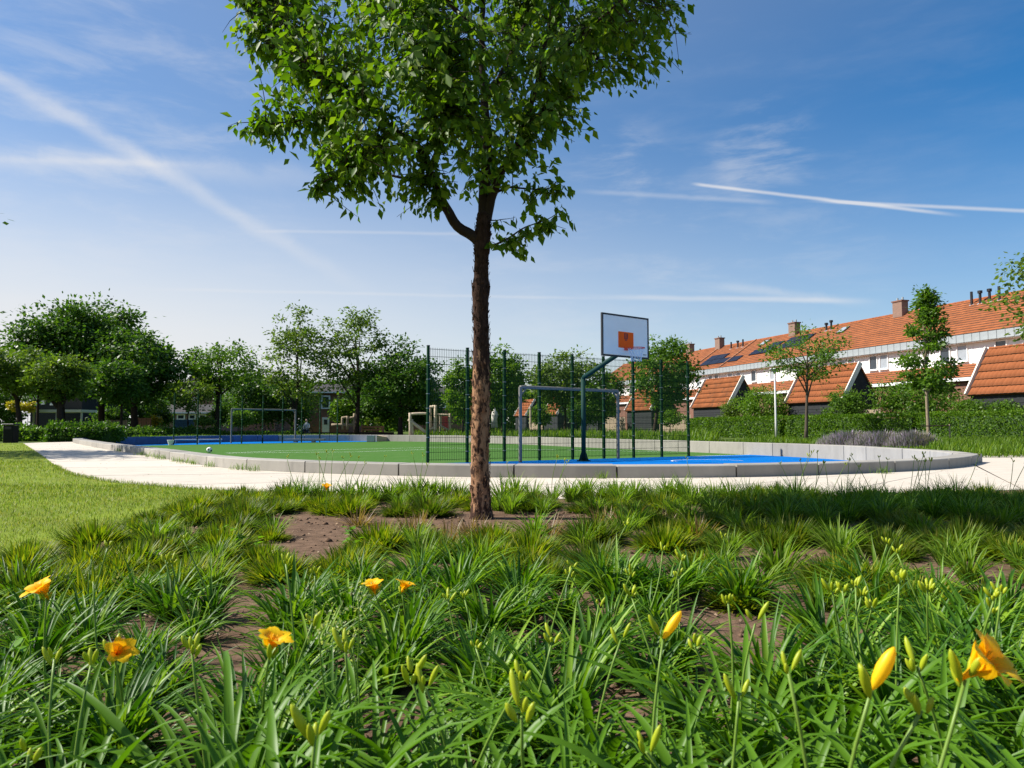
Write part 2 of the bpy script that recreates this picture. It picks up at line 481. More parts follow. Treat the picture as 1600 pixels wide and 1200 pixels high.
class MB:
    def __init__(s):
        s.v, s.f = [], []

    def add(s, vs, fs):
        b = len(s.v)
        s.v += [tuple(v) for v in vs]
        s.f += [tuple(i + b for i in f) for f in fs]
        return s

    def box(s, c, d, m=None):
        x, y, z = (k / 2 for k in d)
        vs = [Vector((i * x, j * y, k * z)) for k in (-1, 1) for j in (-1, 1) for i in (-1, 1)]
        if m is not None:
            vs = [m @ v for v in vs]
        c = Vector(c)
        return s.add([v + c for v in vs], [(0, 2, 3, 1), (4, 5, 7, 6), (0, 1, 5, 4), (2, 6, 7, 3), (0, 4, 6, 2), (1, 3, 7, 5)])

    def beam(s, p, q, w, h, up=(0, 0, 1)):
        p, q = Vector(p), Vector(q)
        d = (q - p).normalized()
        u = Vector(up)
        if abs(d.dot(u)) > 0.99:
            u = Vector((1, 0, 0))
        r = d.cross(u).normalized()
        u = r.cross(d)
        vs = [e + r * (i * w / 2) + u * (j * h / 2) for e in (p, q) for i, j in ((-1, -1), (1, -1), (1, 1), (-1, 1))]
        return s.add(vs, [(3, 2, 1, 0), (4, 5, 6, 7), (0, 1, 5, 4), (1, 2, 6, 5), (2, 3, 7, 6), (3, 0, 4, 7)])

    def tube(s, pts, rad, n=8, cap=True):
        pts = [Vector(p) for p in pts]
        if not hasattr(rad, '__len__'):
            rad = [rad] * len(pts)
        b = len(s.v)
        ref = None
        for i, p in enumerate(pts):
            d = (pts[min(i + 1, len(pts) - 1)] - pts[max(i - 1, 0)])
            d = d.normalized() if d.length > 1e-9 else Vector((0, 0, 1))
            if ref is None:
                ref = Vector((1, 0, 0)) if abs(d.x) < 0.9 else Vector((0, 1, 0))
            r = (ref - d * ref.dot(d)).normalized()
            ref = r
            u = d.cross(r)
            for k in range(n):
                a = 2 * PI * k / n
                s.v.append(tuple(p + (r * math.cos(a) + u * math.sin(a)) * rad[i]))
        for i in range(len(pts) - 1):
            for k in range(n):
                k2 = (k + 1) % n
                s.f.append((b + i * n + k, b + i * n + k2, b + (i + 1) * n + k2, b + (i + 1) * n + k))
        if cap:
            s.f.append(tuple(b + k for k in reversed(range(n))))
            e = b + (len(pts) - 1) * n
            s.f.append(tuple(e + k for k in range(n)))
        return s

    def prism(s, poly, axis_from, axis_to):
        """extrude a polygon (3d points) along a vector"""
        e = Vector(axis_to) - Vector(axis_from)
        n = len(poly)
        vs = [Vector(p) for p in poly] + [Vector(p) + e for p in poly]
        fs = [tuple(reversed(range(n))), tuple(range(n, 2 * n))]
        fs += [(i, (i + 1) % n, n + (i + 1) % n, n + i) for i in range(n)]
        return s.add(vs, fs)

    def mesh(s, name, mat, origin=None, smooth=False):
        me = bpy.data.meshes.new(name)
        vs = s.v
        if origin is not None:
            o = Vector(origin)
            vs = [(v[0] - o.x, v[1] - o.y, v[2] - o.z) for v in vs]
        me.from_pydata(vs, [], s.f)
        if smooth:
            me.polygons.foreach_set('use_smooth', [True] * len(me.polygons))
        me.materials.append(mat)
        me.update()
        return me

    def build(s, name, mat, parent=None, origin=None, smooth=False):
        return mesh_obj(name, s.mesh(name, mat, origin, smooth), parent,
                        None)


def bevel(o, w=0.01, seg=1):
    m = o.modifiers.new('bevel', 'BEVEL')
    m.width, m.segments, m.limit_method = w, seg, 'ANGLE'
    return o


def copy_tree(o, parent=None):
    c = o.copy()
    COL.objects.link(c)
    if parent is not None:
        c.parent = parent
    for ch in list(o.children):
        copy_tree(ch, c)
    return c


def poly_sheet(name, pts, z, mat, holes=(), parent=None):
    loops = [[Vector((p[0], p[1], 0)) for p in pts]] + [[Vector((p[0], p[1], 0)) for p in h] for h in holes]
    tris = tessellate_polygon(loops)
    vs = [(v.x, v.y, z) for l in loops for v in l]
    fs = []
    for t in tris:
        a, b, c = (Vector(vs[i]) for i in t)
        fs.append(tuple(t) if (b - a).cross(c - a).z > 0 else tuple(reversed(t)))
    me = bpy.data.meshes.new(name)
    me.from_pydata(vs, [], fs)
    me.materials.append(mat)
    me.update()
    return mesh_obj(name, me, parent)


def unit(a):
    return a / np.maximum(np.linalg.norm(a, axis=1, keepdims=True), 1e-9)


def rand_dirs(n, rng, zbias=0.0):
    d = rng.normal(size=(n, 3))
    d[:, 2] += zbias
    return unit(d)


def leaf_cloud(P, D, N, L, Wd, fold=0.25):
    """pointed folded leaves: five vertices, four triangles each"""
    n = len(P)
    D = unit(D)
    S = unit(np.cross(D, N))
    N = np.cross(S, D)
    L, Wd = L[:, None], Wd[:, None]
    base = P
    tip = P + D * L * 0.94 - N * L * 0.24
    mid = P + D * L * 0.5 - N * Wd * fold
    lf = P + D * L * 0.42 + S * Wd * 0.5
    rt = P + D * L * 0.42 - S * Wd * 0.5
    V = np.stack([base, lf, tip, rt, mid], 1).reshape(-1, 3)
    o = (np.arange(n) * 5)[:, None]
    F = np.concatenate([o + np.array([[0, 4, 1]]), o + np.array([[1, 4, 2]]), o + np.array([[2, 4, 3]]), o + np.array([[3, 4, 0]])], 0)
    return V, F


def card_cloud(P, D, N, L, Wd):
    """far foliage: one bent diamond per leaf spray"""
    n = len(P)
    D = unit(D)
    S = unit(np.cross(D, N))
    L, Wd = L[:, None], Wd[:, None]
    V = np.stack([P, P + D * L * 0.5 + S * Wd * 0.5, P + D * L, P + D * L * 0.5 - S * Wd * 0.5], 1).reshape(-1, 3)
    o = (np.arange(n) * 4)[:, None]
    return V, o + np.array([[0, 1, 2, 3]])


def blades(P, az, lean, bend, L, Wd, seg=6, fold=0.35, rng=RNG, twist=0.25, taper=1.0):
    """curved strap leaves: three vertices across (folded), pointed at the end"""
    n = len(P)
    h = np.stack([np.cos(az), np.sin(az), np.zeros(n)], 1)
    side = np.stack([-np.sin(az), np.cos(az), np.zeros(n)], 1)
    up = np.array([0, 0, 1.0])
    pos = P.copy()
    rows = []
    tw = rng.normal(0, twist, n)
    for i in range(seg + 1):
        t = i / seg
        ang = lean + bend * t ** 1.4
        w = Wd * np.minimum(1.0, 0.55 + 2.2 * t) * (1 - t ** (2.6 * taper)) + 0.0004
        d = h * np.sin(ang)[:, None] + up * np.cos(ang)[:, None]
        nn = h * -np.cos(ang)[:, None] + up * np.sin(ang)[:, None]
        s = side * np.cos(tw * t)[:, None] + nn * np.sin(tw * t)[:, None]
        rows += [pos - s * (w / 2)[:, None], pos + nn * (-w * fold)[:, None], pos + s * (w / 2)[:, None]]
        pos = pos + d * (L / seg)[:, None]
    V = np.stack(rows, 1)                       # n, (seg+1)*3, 3
    per = (seg + 1) * 3
    f = []
    for i in range(seg):
        a = i * 3
        f += [[a, a + 1, a + 4, a + 3], [a + 1, a + 2, a + 5, a + 4]]
    f = np.array(f)
    F = (np.arange(n) * per)[:, None, None] + f[None]
    return V.reshape(-1, 3), F.reshape(-1, 4)


def catmull(pts, step, closed=True):
    pts = [Vector((p[0], p[1])) for p in pts]
    n = len(pts)
    out = []
    rng = range(n) if closed else range(n - 1)
    for i in rng:
        if closed:
            p0, p1, p2, p3 = pts[i - 1], pts[i], pts[(i + 1) % n], pts[(i + 2) % n]
        else:
            p0, p1, p2, p3 = pts[max(i - 1, 0)], pts[i], pts[i + 1], pts[min(i + 2, n - 1)]
        k = max(2, int((p2 - p1).length / step))
        for j in range(k):
            t = j / k
            out.append(0.5 * ((2 * p1) + (p2 - p0) * t + (2 * p0 - 5 * p1 + 4 * p2 - p3) * t * t + (3 * p1 - p0 - 3 * p2 + p3) * t ** 3))
    if not closed:
        out.append(pts[-1])
    return out


def smooth_closed(pts, it=3):
    for _ in range(it):
        n = len(pts)
        pts = [(pts[i - 1] + pts[i] * 2 + pts[(i + 1) % n]) / 4 for i in range(n)]
    return pts


def resample(pts, step, closed=True):
    P = list(pts) + ([pts[0]] if closed else [])
    acc = [0.0]
    for a, b in zip(P, P[1:]):
        acc.append(acc[-1] + (b - a).length)
    n = max(3, round(acc[-1] / step))
    out, j = [], 0
    for i in range(n + (0 if closed else 1)):
        s = acc[-1] * i / n
        while j < len(acc) - 2 and acc[j + 1] < s:
            j += 1
        t = (s - acc[j]) / max(acc[j + 1] - acc[j], 1e-9)
        out.append(P[j].lerp(P[j + 1], t))
    return out


def offset_closed(pts, d):
    """offset towards the inside (points run counter-clockwise seen from above)"""
    n = len(pts)
    out = []
    for i in range(n):
        t = (pts[(i + 2) % n] - pts[i - 2]).normalized()
        out.append(pts[i] + Vector((-t.y, t.x)) * d)
    return out


def clip_half(poly, p, nrm):
    """keep the side of the line through p where dot(nrm) > 0"""
    out = []
    n = len(poly)
    for i in range(n):
        a, b = poly[i], poly[(i + 1) % n]
        da, db = (a - p).dot(nrm), (b - p).dot(nrm)
        if da >= 0:
            out.append(a)
        if da * db < 0:
            out.append(a.lerp(b, da / (da - db)))
    return out


# ------------------------------------------------------------------ the ground, path and sunken court
FLOOR = -0.25
WALL_TOP = 0.19
near_px = [(113, 691), (160, 701.5), (207, 708.5), (250, 716), (295, 724), (340, 731), (400, 736), (494, 740.3), (640, 745),
           (820, 747.5), (1000, 748), (1200, 746), (1345, 740.5), (1450, 735.5), (1512, 729.5), (1537, 722)]
far_px = [(1533, 710), (1500, 705.5), (1450, 702), (1387, 699), (1325, 695.5), (1195, 691.5), (1075, 688.5), (900, 684.2), (815, 682),
          (700, 680.2), (560, 679.3), (440, 679.6), (330, 680.5), (230, 682.2), (150, 684)]
ctrl = [at(x, y, 0) for x, y in near_px] + [at(x, y, WALL_TOP) for x, y in far_px]
outline = resample(smooth_closed(resample(catmull(ctrl, 0.5), 0.35), 5), 0.3)
inner = offset_closed(outline, 0.42)

FAR = 2600
big = [(-FAR, -60), (FAR, -60), (FAR, FAR), (-FAR, FAR)]
g = poly_sheet('ground', big, 0.0, M['ground'], holes=[offset_closed(outline, 0.1)])
props(g, kind='structure')

# path: joint-coloured bed with separate cast slabs on it
near_ix = [i for i in range(len(outline))]
tipL, tipR = at(108, 690, 0).xy, at(1538, 720, 0).xy
iL = min(near_ix, key=lambda i: (outline[i] - tipL).length)
iR = min(near_ix, key=lambda i: (outline[i] - tipR).length)
seq = [outline[(iL + k) % len(outline)] for k in range(((iR - iL) % len(outline)) + 1)]
edge_px = [(36, 692.5), (66, 712), (96, 735), (140, 748), (200, 756.5), (330, 766), (450, 771), (600, 775.5), (800, 780), (1000, 781),
           (1200, 777), (1400, 771.5), (1600, 766)]
edge = resample(catmull([at(x, y, 0) for x, y in edge_px], 0.4, closed=False), 0.3, closed=False)


def at_frac(line, f):
    k = f * (len(line) - 1)
    i = min(int(k), len(line) - 2)
    return line[i].lerp(line[i + 1], k - i)


ext_far = [Vector((10.9, 19.6)), Vector((14, 20.4)), Vector((34, 21.5))]
ext_near = [edge[-1], Vector((14, 9.6)), Vector((34, 11))]
bed_poly = seq + ext_far + [ext_near[2], ext_near[1]] + list(reversed(edge))
pbase = poly_sheet('path', bed_poly, 0.002, M['joint'])
props(pbase, kind='structure')


def slab(polygon, z0=0.002, z1=0.010):
    mb = MB()
    n = len(polygon)
    vs = [(p.x, p.y, z1) for p in polygon] + [(p.x, p.y, z0) for p in polygon]
    mb.add(vs, [(i, n + i, n + (i + 1) % n, (i + 1) % n) for i in range(n)])
    tris = tessellate_polygon([[Vector((p.x, p.y, 0)) for p in polygon]])
    fs = []
    for t in tris:
        a, b, c = (Vector(vs[i]) for i in t)
        fs.append(tuple(t) if (b - a).cross(c - a).z > 0 else tuple(reversed(t)))
    mb.f += fs
    return mb.build('slab', M['path'], pbase)


NS = 15
eps = 0.0006
for i in range(NS):
    f0, f1 = i / NS + (eps if i else 0), (i + 1) / NS - eps
    ks = np.linspace(f0, f1, 12)
    pin = [at_frac(seq, k) for k in ks]
    pout = [at_frac(edge, k) for k in ks]
    pin = [p.lerp(q, 0.004) for p, q in zip(pin, pout)]
    slab(pin + list(reversed(pout)))
e0 = edge[-1] + Vector((0.01, 0))
rim = [outline[(iR + k) % len(outline)] for k in range(0, 22)]
rim = [p + (p - Vector((9.2, 17))).normalized() * 0.02 for p in rim]
slab([e0 + Vector((0, 0)), Vector((14, 9.6)), Vector((14, 20.4)), Vector((10.9, 19.6))] + list(reversed(rim)))
slab([Vector((14.012, 9.6)), Vector((34, 11)), Vector((34, 21.5)), Vector((14.012, 20.4))])

# the planting bed and the lawn
bed_left = [at(450, 771, 0).xy, at(335, 789, 0).xy, at(225, 820, 0).xy, at(100, 860, 0).xy, at(-10, 893, 0).xy, Vector((-2.85, 2.5)), Vector((-2.9, -2))]
bl = catmull(bed_left, 0.3, closed=False)
k450 = min(range(len(edge)), key=lambda i: (edge[i] - bed_left[0]).length)
bed = poly_sheet('planting_bed', bl + [Vector((9, -2)), Vector((34, 4)), Vector((34, 10.98)), Vector((14, 9.58))] +
                 [p - Vector((0, 0.01)) for p in reversed(edge[k450:])], 0.005, M['soil'])
props(bed, kind='structure')
lawn_poly = [p.copy() for p in edge[:k450 + 1]] + bl[1:] + [Vector((-60, -2)), Vector((-60, 33.6)), at(20, 692.6, 0).xy]
lawn = poly_sheet('lawn', lawn_poly, 0.006, M['lawnbase'])
props(lawn, kind='structure')

# court floor
fl = poly_sheet('court_floor', offset_closed(outline, 0.2), FLOOR, M['turf'])
props(fl, kind='structure')
fA, fB = at(668, 724.5, FLOOR), at(1076, 713, FLOOR)
fdir = (fB - fA).xy.normalized()
fnear = Vector((fdir.y, -fdir.x))
blue_near = clip_half(offset_closed(outline, 0.25), fA.xy + fnear * 0.02, fnear)
props(poly_sheet('blue_court', blue_near, FLOOR + 0.004, M['blue']), kind='structure')
gA, gB = at(271, 695, FLOOR), at(527, 690.6, FLOOR)
gdir = (gB - gA).xy.normalized()
gfar = Vector((-gdir.y, gdir.x))
blue_far = clip_half(offset_closed(outline, 0.25), gA.xy - gfar * 0.5, gfar)
blue_far = clip_half(blue_far, at(548, 688, FLOOR).xy, -gdir)
props(poly_sheet('blue_court', blue_far, FLOOR + 0.004, M['blue']), kind='structure')

lines = bpy.data.objects.new('pitch_lines', None)
mbl = MB()


def paint(a, b, w=0.06, z=FLOOR + 0.008):
    d = (b - a).normalized()
    s = Vector((-d.y, d.x)) * w / 2
    mbl.add([(a.x - s.x, a.y - s.y, z), (b.x - s.x, b.y - s.y, z), (b.x + s.x, b.y + s.y, z), (a.x + s.x, a.y + s.y, z)], [(0, 1, 2, 3)])


for a, b in [((352, 708.3), (560, 706.2)), ((440, 704.5), (668, 699.5)), ((560, 706.2), (664, 702.5)), ((440, 704.5), (352, 708.3)),
             ((668, 699.5), (1060, 706.5))]:
    paint(at(*a, FLOOR).xy, at(*b, FLOOR).xy, 0.07)
cc = at(1110, 721, FLOOR).xy
pa = [cc + Vector((math.cos(a), math.sin(a))) * 1.1 for a in np.linspace(0.3, PI + 0.3, 16)]
for a, b in zip(pa, pa[1:]):
    paint(a, b, 0.05)
paint(fA.xy + fdir * 9.8 + fnear * 0.1, fA.xy + fdir * 14.2 + fnear * 0.1, 0.08)
lo = mbl.build('pitch_lines', M['line'])
props(lo, kind='structure')

# concrete seat wall round the court: one thing, its blocks as parts
wall = thing('seat_wall', 'long curved pale concrete block wall round the sunken ball court', 'wall')
n_o = len(outline)
per = 5.6                                      # outline steps per block, about 1.7 m
nb = int(n_o / per)
for b in range(nb):
    i0, i1 = round(b * n_o / nb), round((b + 1) * n_o / nb)
    idx = [i % n_o for i in range(i0, i1 + 1)]
    mb = MB()
    gap = 0.013
    o_pts = [outline[i].copy() for i in idx]
    i_pts = [inner[i].copy() for i in idx]
    for arr in (o_pts, i_pts):
        arr[0] = arr[0] + (arr[1] - arr[0]).normalized() * gap
        arr[-1] = arr[-1] + (arr[-2] - arr[-1]).normalized() * gap
    ch = 0.012
    top = WALL_TOP + random.uniform(-0.004, 0.004)
    rows = []
    for o_, i_ in zip(o_pts, i_pts):
        d = (i_ - o_).normalized()
        o2, i2 = o_ + d * ch, i_ - d * ch
        rows.append([(o_.x, o_.y, -0.4), (o_.x, o_.y, top - ch), (o2.x, o2.y, top), (i2.x, i2.y, top), (i_.x, i_.y, top - ch), (i_.x, i_.y, -0.4)])
    base = [v for r in rows for v in r]
    fs = []
    for k in range(len(rows) - 1):
        for j in range(5):
            a = k * 6 + j
            fs.append((a, a + 6, a + 7, a + 1))
    fs.append(tuple(range(6)))
    e = (len(rows) - 1) * 6
    fs.append(tuple(e + k for k in reversed(range(6))))
    mb.add(base, fs)
    mid_ = o_pts[len(o_pts) // 2]
    mpx = 800 + mid_.x / mid_.y * FPX
    blue_ = mid_.y > 36.5 and 118 < mpx < 420
    wb_ = mb.build('wall_block', M['blueblock'] if blue_ else M['concrete'], wall)
    if blue_:
        wb_['label'] = 'blue tinted wall block by the far court'

# low extra blocks inside the far side
t = thing('concrete_bench', 'low concrete slab bench along the shaded far left inside of the court wall', 'bench', at(460, 690, FLOOR))
MB().box(pt(476, 687.0, 47.5), (2.6, 0.4, 0.10)).build('seat', M['concrete'], t, t.location)
for px in (462, 490):
    MB().box(pt(px, 689.2, 47.5), (0.2, 0.35, 0.16)).build('foot', M['concrete'], t, t.location)
t = thing('concrete_cube', 'dark grey concrete cube at the end of the far court wall', 'concrete block', at(580, 690.5, FLOOR))
b_ = at(580, 690.5, FLOOR)
bevel(MB().box((b_.x, b_.y, FLOOR + 0.22), (0.5, 0.5, 0.43)).build('block', M['zinc'], t, t.location), 0.015)
p0, p1 = at(588, 690, FLOOR), at(640, 688.6, FLOOR)
ramp = MB().prism([(p0.x, p0.y + 0.1, FLOOR + 0.005), (p1.x, p1.y + 0.1, FLOOR + 0.005), (p0.x, p0.y + 0.1, FLOOR + 0.42)], (0, 0, 0), (0, 1.6, 0)).build('rubber_ramp', M['slope'])
props(ramp, 'sand coloured rubber ramp against the far court wall', 'ramp')


# ------------------------------------------------------------------ row of houses on the right
HD = Vector((-0.2914, 0.9566, 0))
HROT = math.atan2(HD.y, HD.x)


def ridge_xy(Y):
    return Vector((32.9 - (Y - 47.9) * 0.3046, Y, 0))


def tile_sheet(length, slope, tw, course, amp=0.022, step=0.055, nper=4):
    """corrugated courses of roof tiles in local x (along), y (down the slope), z (off the roof)"""
    nx = max(4, int(round(length / tw)) * nper)
    nc = max(1, int(round(slope / course)))
    xs = np.linspace(0, length, nx + 1)
    ph = (xs / tw) % 1.0
    prof = amp * np.abs(np.sin(PI * ph)) ** 0.8
    V, F, MI = [], [], []
    cl = slope / nc
    for c in range(nc):
        y0, y1 = c * cl, (c + 1) * cl + 0.03
        jit = np.repeat(RNG.normal(0, 0.004, nx // nper + 2), nper)[:nx + 1]
        b = len(V) * (nx + 1)
        V.append(np.stack([xs, np.full_like(xs, y0), prof + 0.004], 1))
        V.append(np.stack([xs, np.full_like(xs, y1), prof + step + jit], 1))
        V.append(np.stack([xs, np.full_like(xs, y1), np.zeros_like(xs)], 1))
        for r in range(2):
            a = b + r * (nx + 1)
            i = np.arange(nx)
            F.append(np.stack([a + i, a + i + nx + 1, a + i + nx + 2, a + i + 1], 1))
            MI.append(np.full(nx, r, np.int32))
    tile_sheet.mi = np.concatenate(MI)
    return np.concatenate(V), np.concatenate(F)


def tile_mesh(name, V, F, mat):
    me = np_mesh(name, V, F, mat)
    me.materials.append(M['lip_shade'])
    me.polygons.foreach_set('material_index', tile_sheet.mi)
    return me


def slope_place(V, x0, ridge_y, ridge_z, eave_y, eave_z, lift=0.02):
    """lay local tile coordinates on a slope falling towards +y or -y"""
    dy, dz = eave_y - ridge_y, eave_z - ridge_z
    L = math.hypot(dy, dz)
    ey, ez = dy / L, dz / L
    sgn = 1 if dy > 0 else -1
    ny, nz = -ez * sgn, ey * sgn
    out = np.empty_like(V)
    out[:, 0] = x0 + V[:, 0]
    out[:, 1] = ridge_y + V[:, 1] * ey + (V[:, 2] + lift) * ny
    out[:, 2] = ridge_z + V[:, 1] * ez + (V[:, 2] + lift) * nz
    return out


HW, EY, EZ, RZ = 6.22, 4.3, 6.62, 9.5
slope_len = math.hypot(EY, RZ - EZ)


def slab_slope(x0, x1, y0, z0, y1, z1, th=0.12):
    d = Vector((0, y1 - y0, z1 - z0)).normalized()
    nrm = Vector((0, -d.z, d.y)) if d.y > 0 else Vector((0, d.z, -d.y))
    nrm = nrm if nrm.z > 0 else -nrm
    a, b = Vector((0, y0, z0)), Vector((0, y1, z1))
    poly = [a, b, b - nrm * th, a - nrm * th]
    return MB().prism([(x0, p.y, p.z) for p in poly], (x0, 0, 0), (x1, 0, 0))


def window(house, x, z0, z1, w, y, open_out=False, blind=False):
    f = MB()
    t_ = 0.07
    zc = (z0 + z1) / 2
    for dx in (-w / 2, w / 2):
        f.box((x + dx, y, zc), (t_, 0.10, z1 - z0 + t_))
    for zz in (z0, z1):
        f.box((x, y, zz), (w - t_, 0.10, t_))
    fo = f.build('window', M['white'], house)
    MB().box((x, y - 0.01, zc), (w - t_, 0.02, z1 - z0 - t_)).build('pane', M['blind'] if blind else M['glass'], fo)
    MB().box((x, y + 0.06, z0 - 0.07), (w + 0.12, 0.14, 0.05)).build('sill', M['white'], fo)
    return fo


def roof_point(x, f, lift=0.06):
    """point on the front roof slope: f = 0 at the ridge, 1 at the eaves"""
    d = Vector((0, EY, EZ - RZ))
    nrm = Vector((0, RZ - EZ, EY)).normalized()
    return Vector((x, 0, RZ)) + d * f + nrm * lift


def roof_basis():
    d = Vector((0, EY, EZ - RZ)).normalized()
    nrm = Vector((0, RZ - EZ, EY)).normalized()
    return Matrix(((1, d.x, nrm.x), (0, d.y, nrm.y), (0, d.z, nrm.z)))


def row_house(loc, label, opts):
    h = thing('row_house', label, 'house', loc, HROT, 'terraced houses with orange tiled roofs')
    if not row_house.meshes:
        V, F = tile_sheet(HW, slope_len, 0.30, 0.345)
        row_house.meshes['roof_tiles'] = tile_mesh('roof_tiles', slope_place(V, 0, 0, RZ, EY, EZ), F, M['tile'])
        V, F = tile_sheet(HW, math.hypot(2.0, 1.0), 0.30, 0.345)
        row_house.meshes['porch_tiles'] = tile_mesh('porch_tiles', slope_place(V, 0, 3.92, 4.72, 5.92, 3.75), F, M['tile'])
        row_house.meshes['roof'] = slab_slope(0, HW, 0, RZ, EY, EZ).mesh('roof', M['tile_old'])
        row_house.meshes['rear_roof'] = slab_slope(0, HW, -0.004, RZ - 0.004, -EY, EZ).mesh('rear_roof', M['tile_old'])
        row_house.meshes['porch_roof'] = slab_slope(0, HW, 3.92, 4.72, 5.92, 3.75, 0.1).mesh('porch_roof', M['tile_old'])
        wl = MB().box((HW / 2, -0.15, 2.35), (HW - 0.01, 8.1, 4.7))
        wl.prism([(0.02, 3.84, 4.7), (0.02, 3.84, 6.4), (0.02, 0, RZ - 0.2), (0.02, -3.84, 6.4), (0.02, -3.84, 4.7)], (0, 0, 0), (HW - 0.04, 0, 0))
        row_house.meshes['wall'] = wl.mesh('wall', M['brick'])
        row_house.meshes['porch_wall'] = MB().box((HW / 2, 4.8, 1.8), (HW - 0.03, 1.75, 3.6)).mesh('porch_wall', M['brick'])
        row_house.meshes['fascia'] = MB().box((HW / 2, 5.96, 3.66), (HW - 0.01, 0.05, 0.2)).mesh('fascia', M['white'])
        row_house.meshes['wall_panel'] = MB().box((0, 0, 0), (HW / 4 - 0.014, 0.06, 1.46)).mesh('wall_panel', M['white'])
        row_house.meshes['gutter_panel'] = MB().box((0, 0, 0), (HW / 11 - 0.03, 0.06, 0.50)).mesh('gutter_panel', M['zinc'])
        row_house.meshes['soffit'] = MB().box((HW / 2, 4.1, 6.10), (HW - 0.01, 0.36, 0.05)).mesh('soffit', M['white'])
        row_house.meshes['gutter_backing'] = MB().box((HW / 2, 4.27, 6.37), (HW - 0.01, 0.06, 0.50)).mesh('gutter_backing', M['slate'])
        rc = MB()
        for k in range(18):
            x = (k + 0.5) * HW / 18
            rc.tube([(x - 0.16, 0, RZ + 0.02), (x + 0.17, 0, RZ + 0.035)], 0.10, 6)
        row_house.meshes['ridge_tiles'] = rc.mesh('ridge_tiles', M['tile'])
    for nm, me in row_house.meshes.items():
        if nm in ('wall_panel', 'gutter_panel'):
            continue
        o = mesh_obj(nm, me, h)
        if nm in ('roof_tiles', 'porch_tiles', 'ridge_tiles'):
            o['kind'] = 'stuff'
    for k in range(4):
        mesh_obj('wall_panel', row_house.meshes['wall_panel'], h, ((k + 0.5) * HW / 4, 3.90, 5.39))
    for k in range(11):
        mesh_obj('gutter_panel', row_house.meshes['gutter_panel'], h, ((k + 0.5) * HW / 11, 4.33 + 0.002, 6.37))
    wx = opts.get('windows', [(1.1, False), (2.0, False), (4.4, True)])
    for x, bl_ in wx:
        window(h, x, 4.98, 6.0, 0.74, 3.95, blind=bl_)
    if opts.get('chimney'):
        c = MB().box((0.0, 0.3, RZ + 0.15), (0.9, 0.62, 1.5)).build('chimney', M['brickpale'], h)
        MB().box((0.0, 0.3, RZ + 0.93), (1.02, 0.74, 0.10)).build('chimney_cap', M['brick'], c)
        for dx in (-0.25, 0.25):
            MB().tube([(dx, 0.3, RZ + 0.98), (dx, 0.3, RZ + 1.22)], 0.07, 8).build('flue', M['zinc'], c)
    for x, f, tall, cap in opts.get('pipes', []):
        p = roof_point(x, f, 0.0)
        q = p + Vector((0, 0, tall))
        po = MB().tube([p, q], 0.085, 8).build('vent_pipe', M['black'], h)
        if cap:
            MB().tube([q - Vector((0, 0, 0.02)), q + Vector((0, 0, 0.16))], [0.15, 0.15], 8).build('pipe_cap', M['black'], po)
        MB().box(p + Vector((0, 0.05, 0.02)), (0.34, 0.4, 0.03), roof_basis()).build('flashing', M['zinc'], po)
    if opts.get('skylight'):
        x, f = opts['skylight']
        s = MB().box(roof_point(x, f, 0.09), (0.8, 1.0, 0.1), roof_basis()).build('skylight', M['slate'], h)
        MB().box(roof_point(x, f, 0.15), (0.64, 0.82, 0.02), roof_basis()).build('pane', M['blind'], s)
    for x, f in opts.get('solar', []):
        s = MB().box(roof_point(x, f, 0.12), (1.64, 0.98, 0.04), roof_basis()).build('solar_panel', M['black'], h)
        MB().box(roof_point(x, f, 0.145), (1.58, 0.92, 0.012), roof_basis()).build('solar_cells', M['solar'], s)
    if opts.get('verge'):
        a, b = roof_point(0.0, -0.01, 0.10), roof_point(0.0, 1.0, 0.10)
        MB().beam(a, b, 0.14, 0.14).build('verge_board', M['woodred'], h)
    return h


row_house.meshes = {}
house_opts = [
    ('terraced house at the right edge with two black flue pipes near its ridge', dict(windows=[(0.8, True), (3.3, False), (5.2, True)], pipes=[])),
    ('terraced house with a row of four black vent pipes on its orange roof', dict(windows=[(3.9, True), (1.2, False), (5.2, False)], pipes=[(3.9, .15, .95, False), (4.6, .15, .75, True), (5.3, .15, .75, True), (5.95, .15, .95, False)])),
    ('terraced house behind the cone shaped tree, pale chimney at its left end', dict(windows=[(4.2, True), (5.2, False)])),
    ('terraced house left of the cone shaped tree with one roof window', dict(chimney=True, windows=[(1.2, True), (2.1, True)], skylight=(5.2, .26))),
    ('terraced house with a small twin vent and large dark solar array', dict(windows=[(1.0, False), (4.6, True)], pipes=[(1.0, .14, .7, True), (1.6, .14, .55, True)], solar=[(3.3, .3), (4.98, .3), (3.3, .5), (4.98, .5)])),
    ('terraced house behind the sparse young tree, brick chimney, slanting solar panels', dict(chimney=True, windows=[(1.2, False), (3.6, True), (5.0, True)], skylight=(3.6, .22), solar=[(0.9, .38), (0.9, .58), (2.6, .58), (5.2, .74)])),
    ('terraced house with two dark upstairs windows and solar panels at its eaves', dict(windows=[(1.2, False), (2.3, False), (4.6, True)], pipes=[(1.1, .2, .8, False), (2.0, .2, .6, True), (3.2, .2, .75, False)], solar=[(0.9, .74), (2.58, .74), (4.26, .74), (2.58, .54), (4.26, .54)], verge=True)),
    ('terraced house between two dark verge lines, brick chimney with paired pots', dict(chimney=True, windows=[(1.5, True), (4.0, True)], verge=True)),
    ('terraced house half hidden by the leaning tree behind the fence', dict(chimney=True, windows=[(2.0, False), (4.5, True)])),
    ('terraced house seen through the mesh fence under the backboard', dict(windows=[(1.0, False), (2.0, False), (4.5, True)])),
    ('farthest terraced house of the orange roofed row, seen through the mesh fence', dict(chimney=True, windows=[(2.0, False), (4.5, True)])),
]
for i, (lab, op) in enumerate(house_opts):
    Y = 38.65 + 5.95 * i
    row_house(ridge_xy(Y), lab, op)


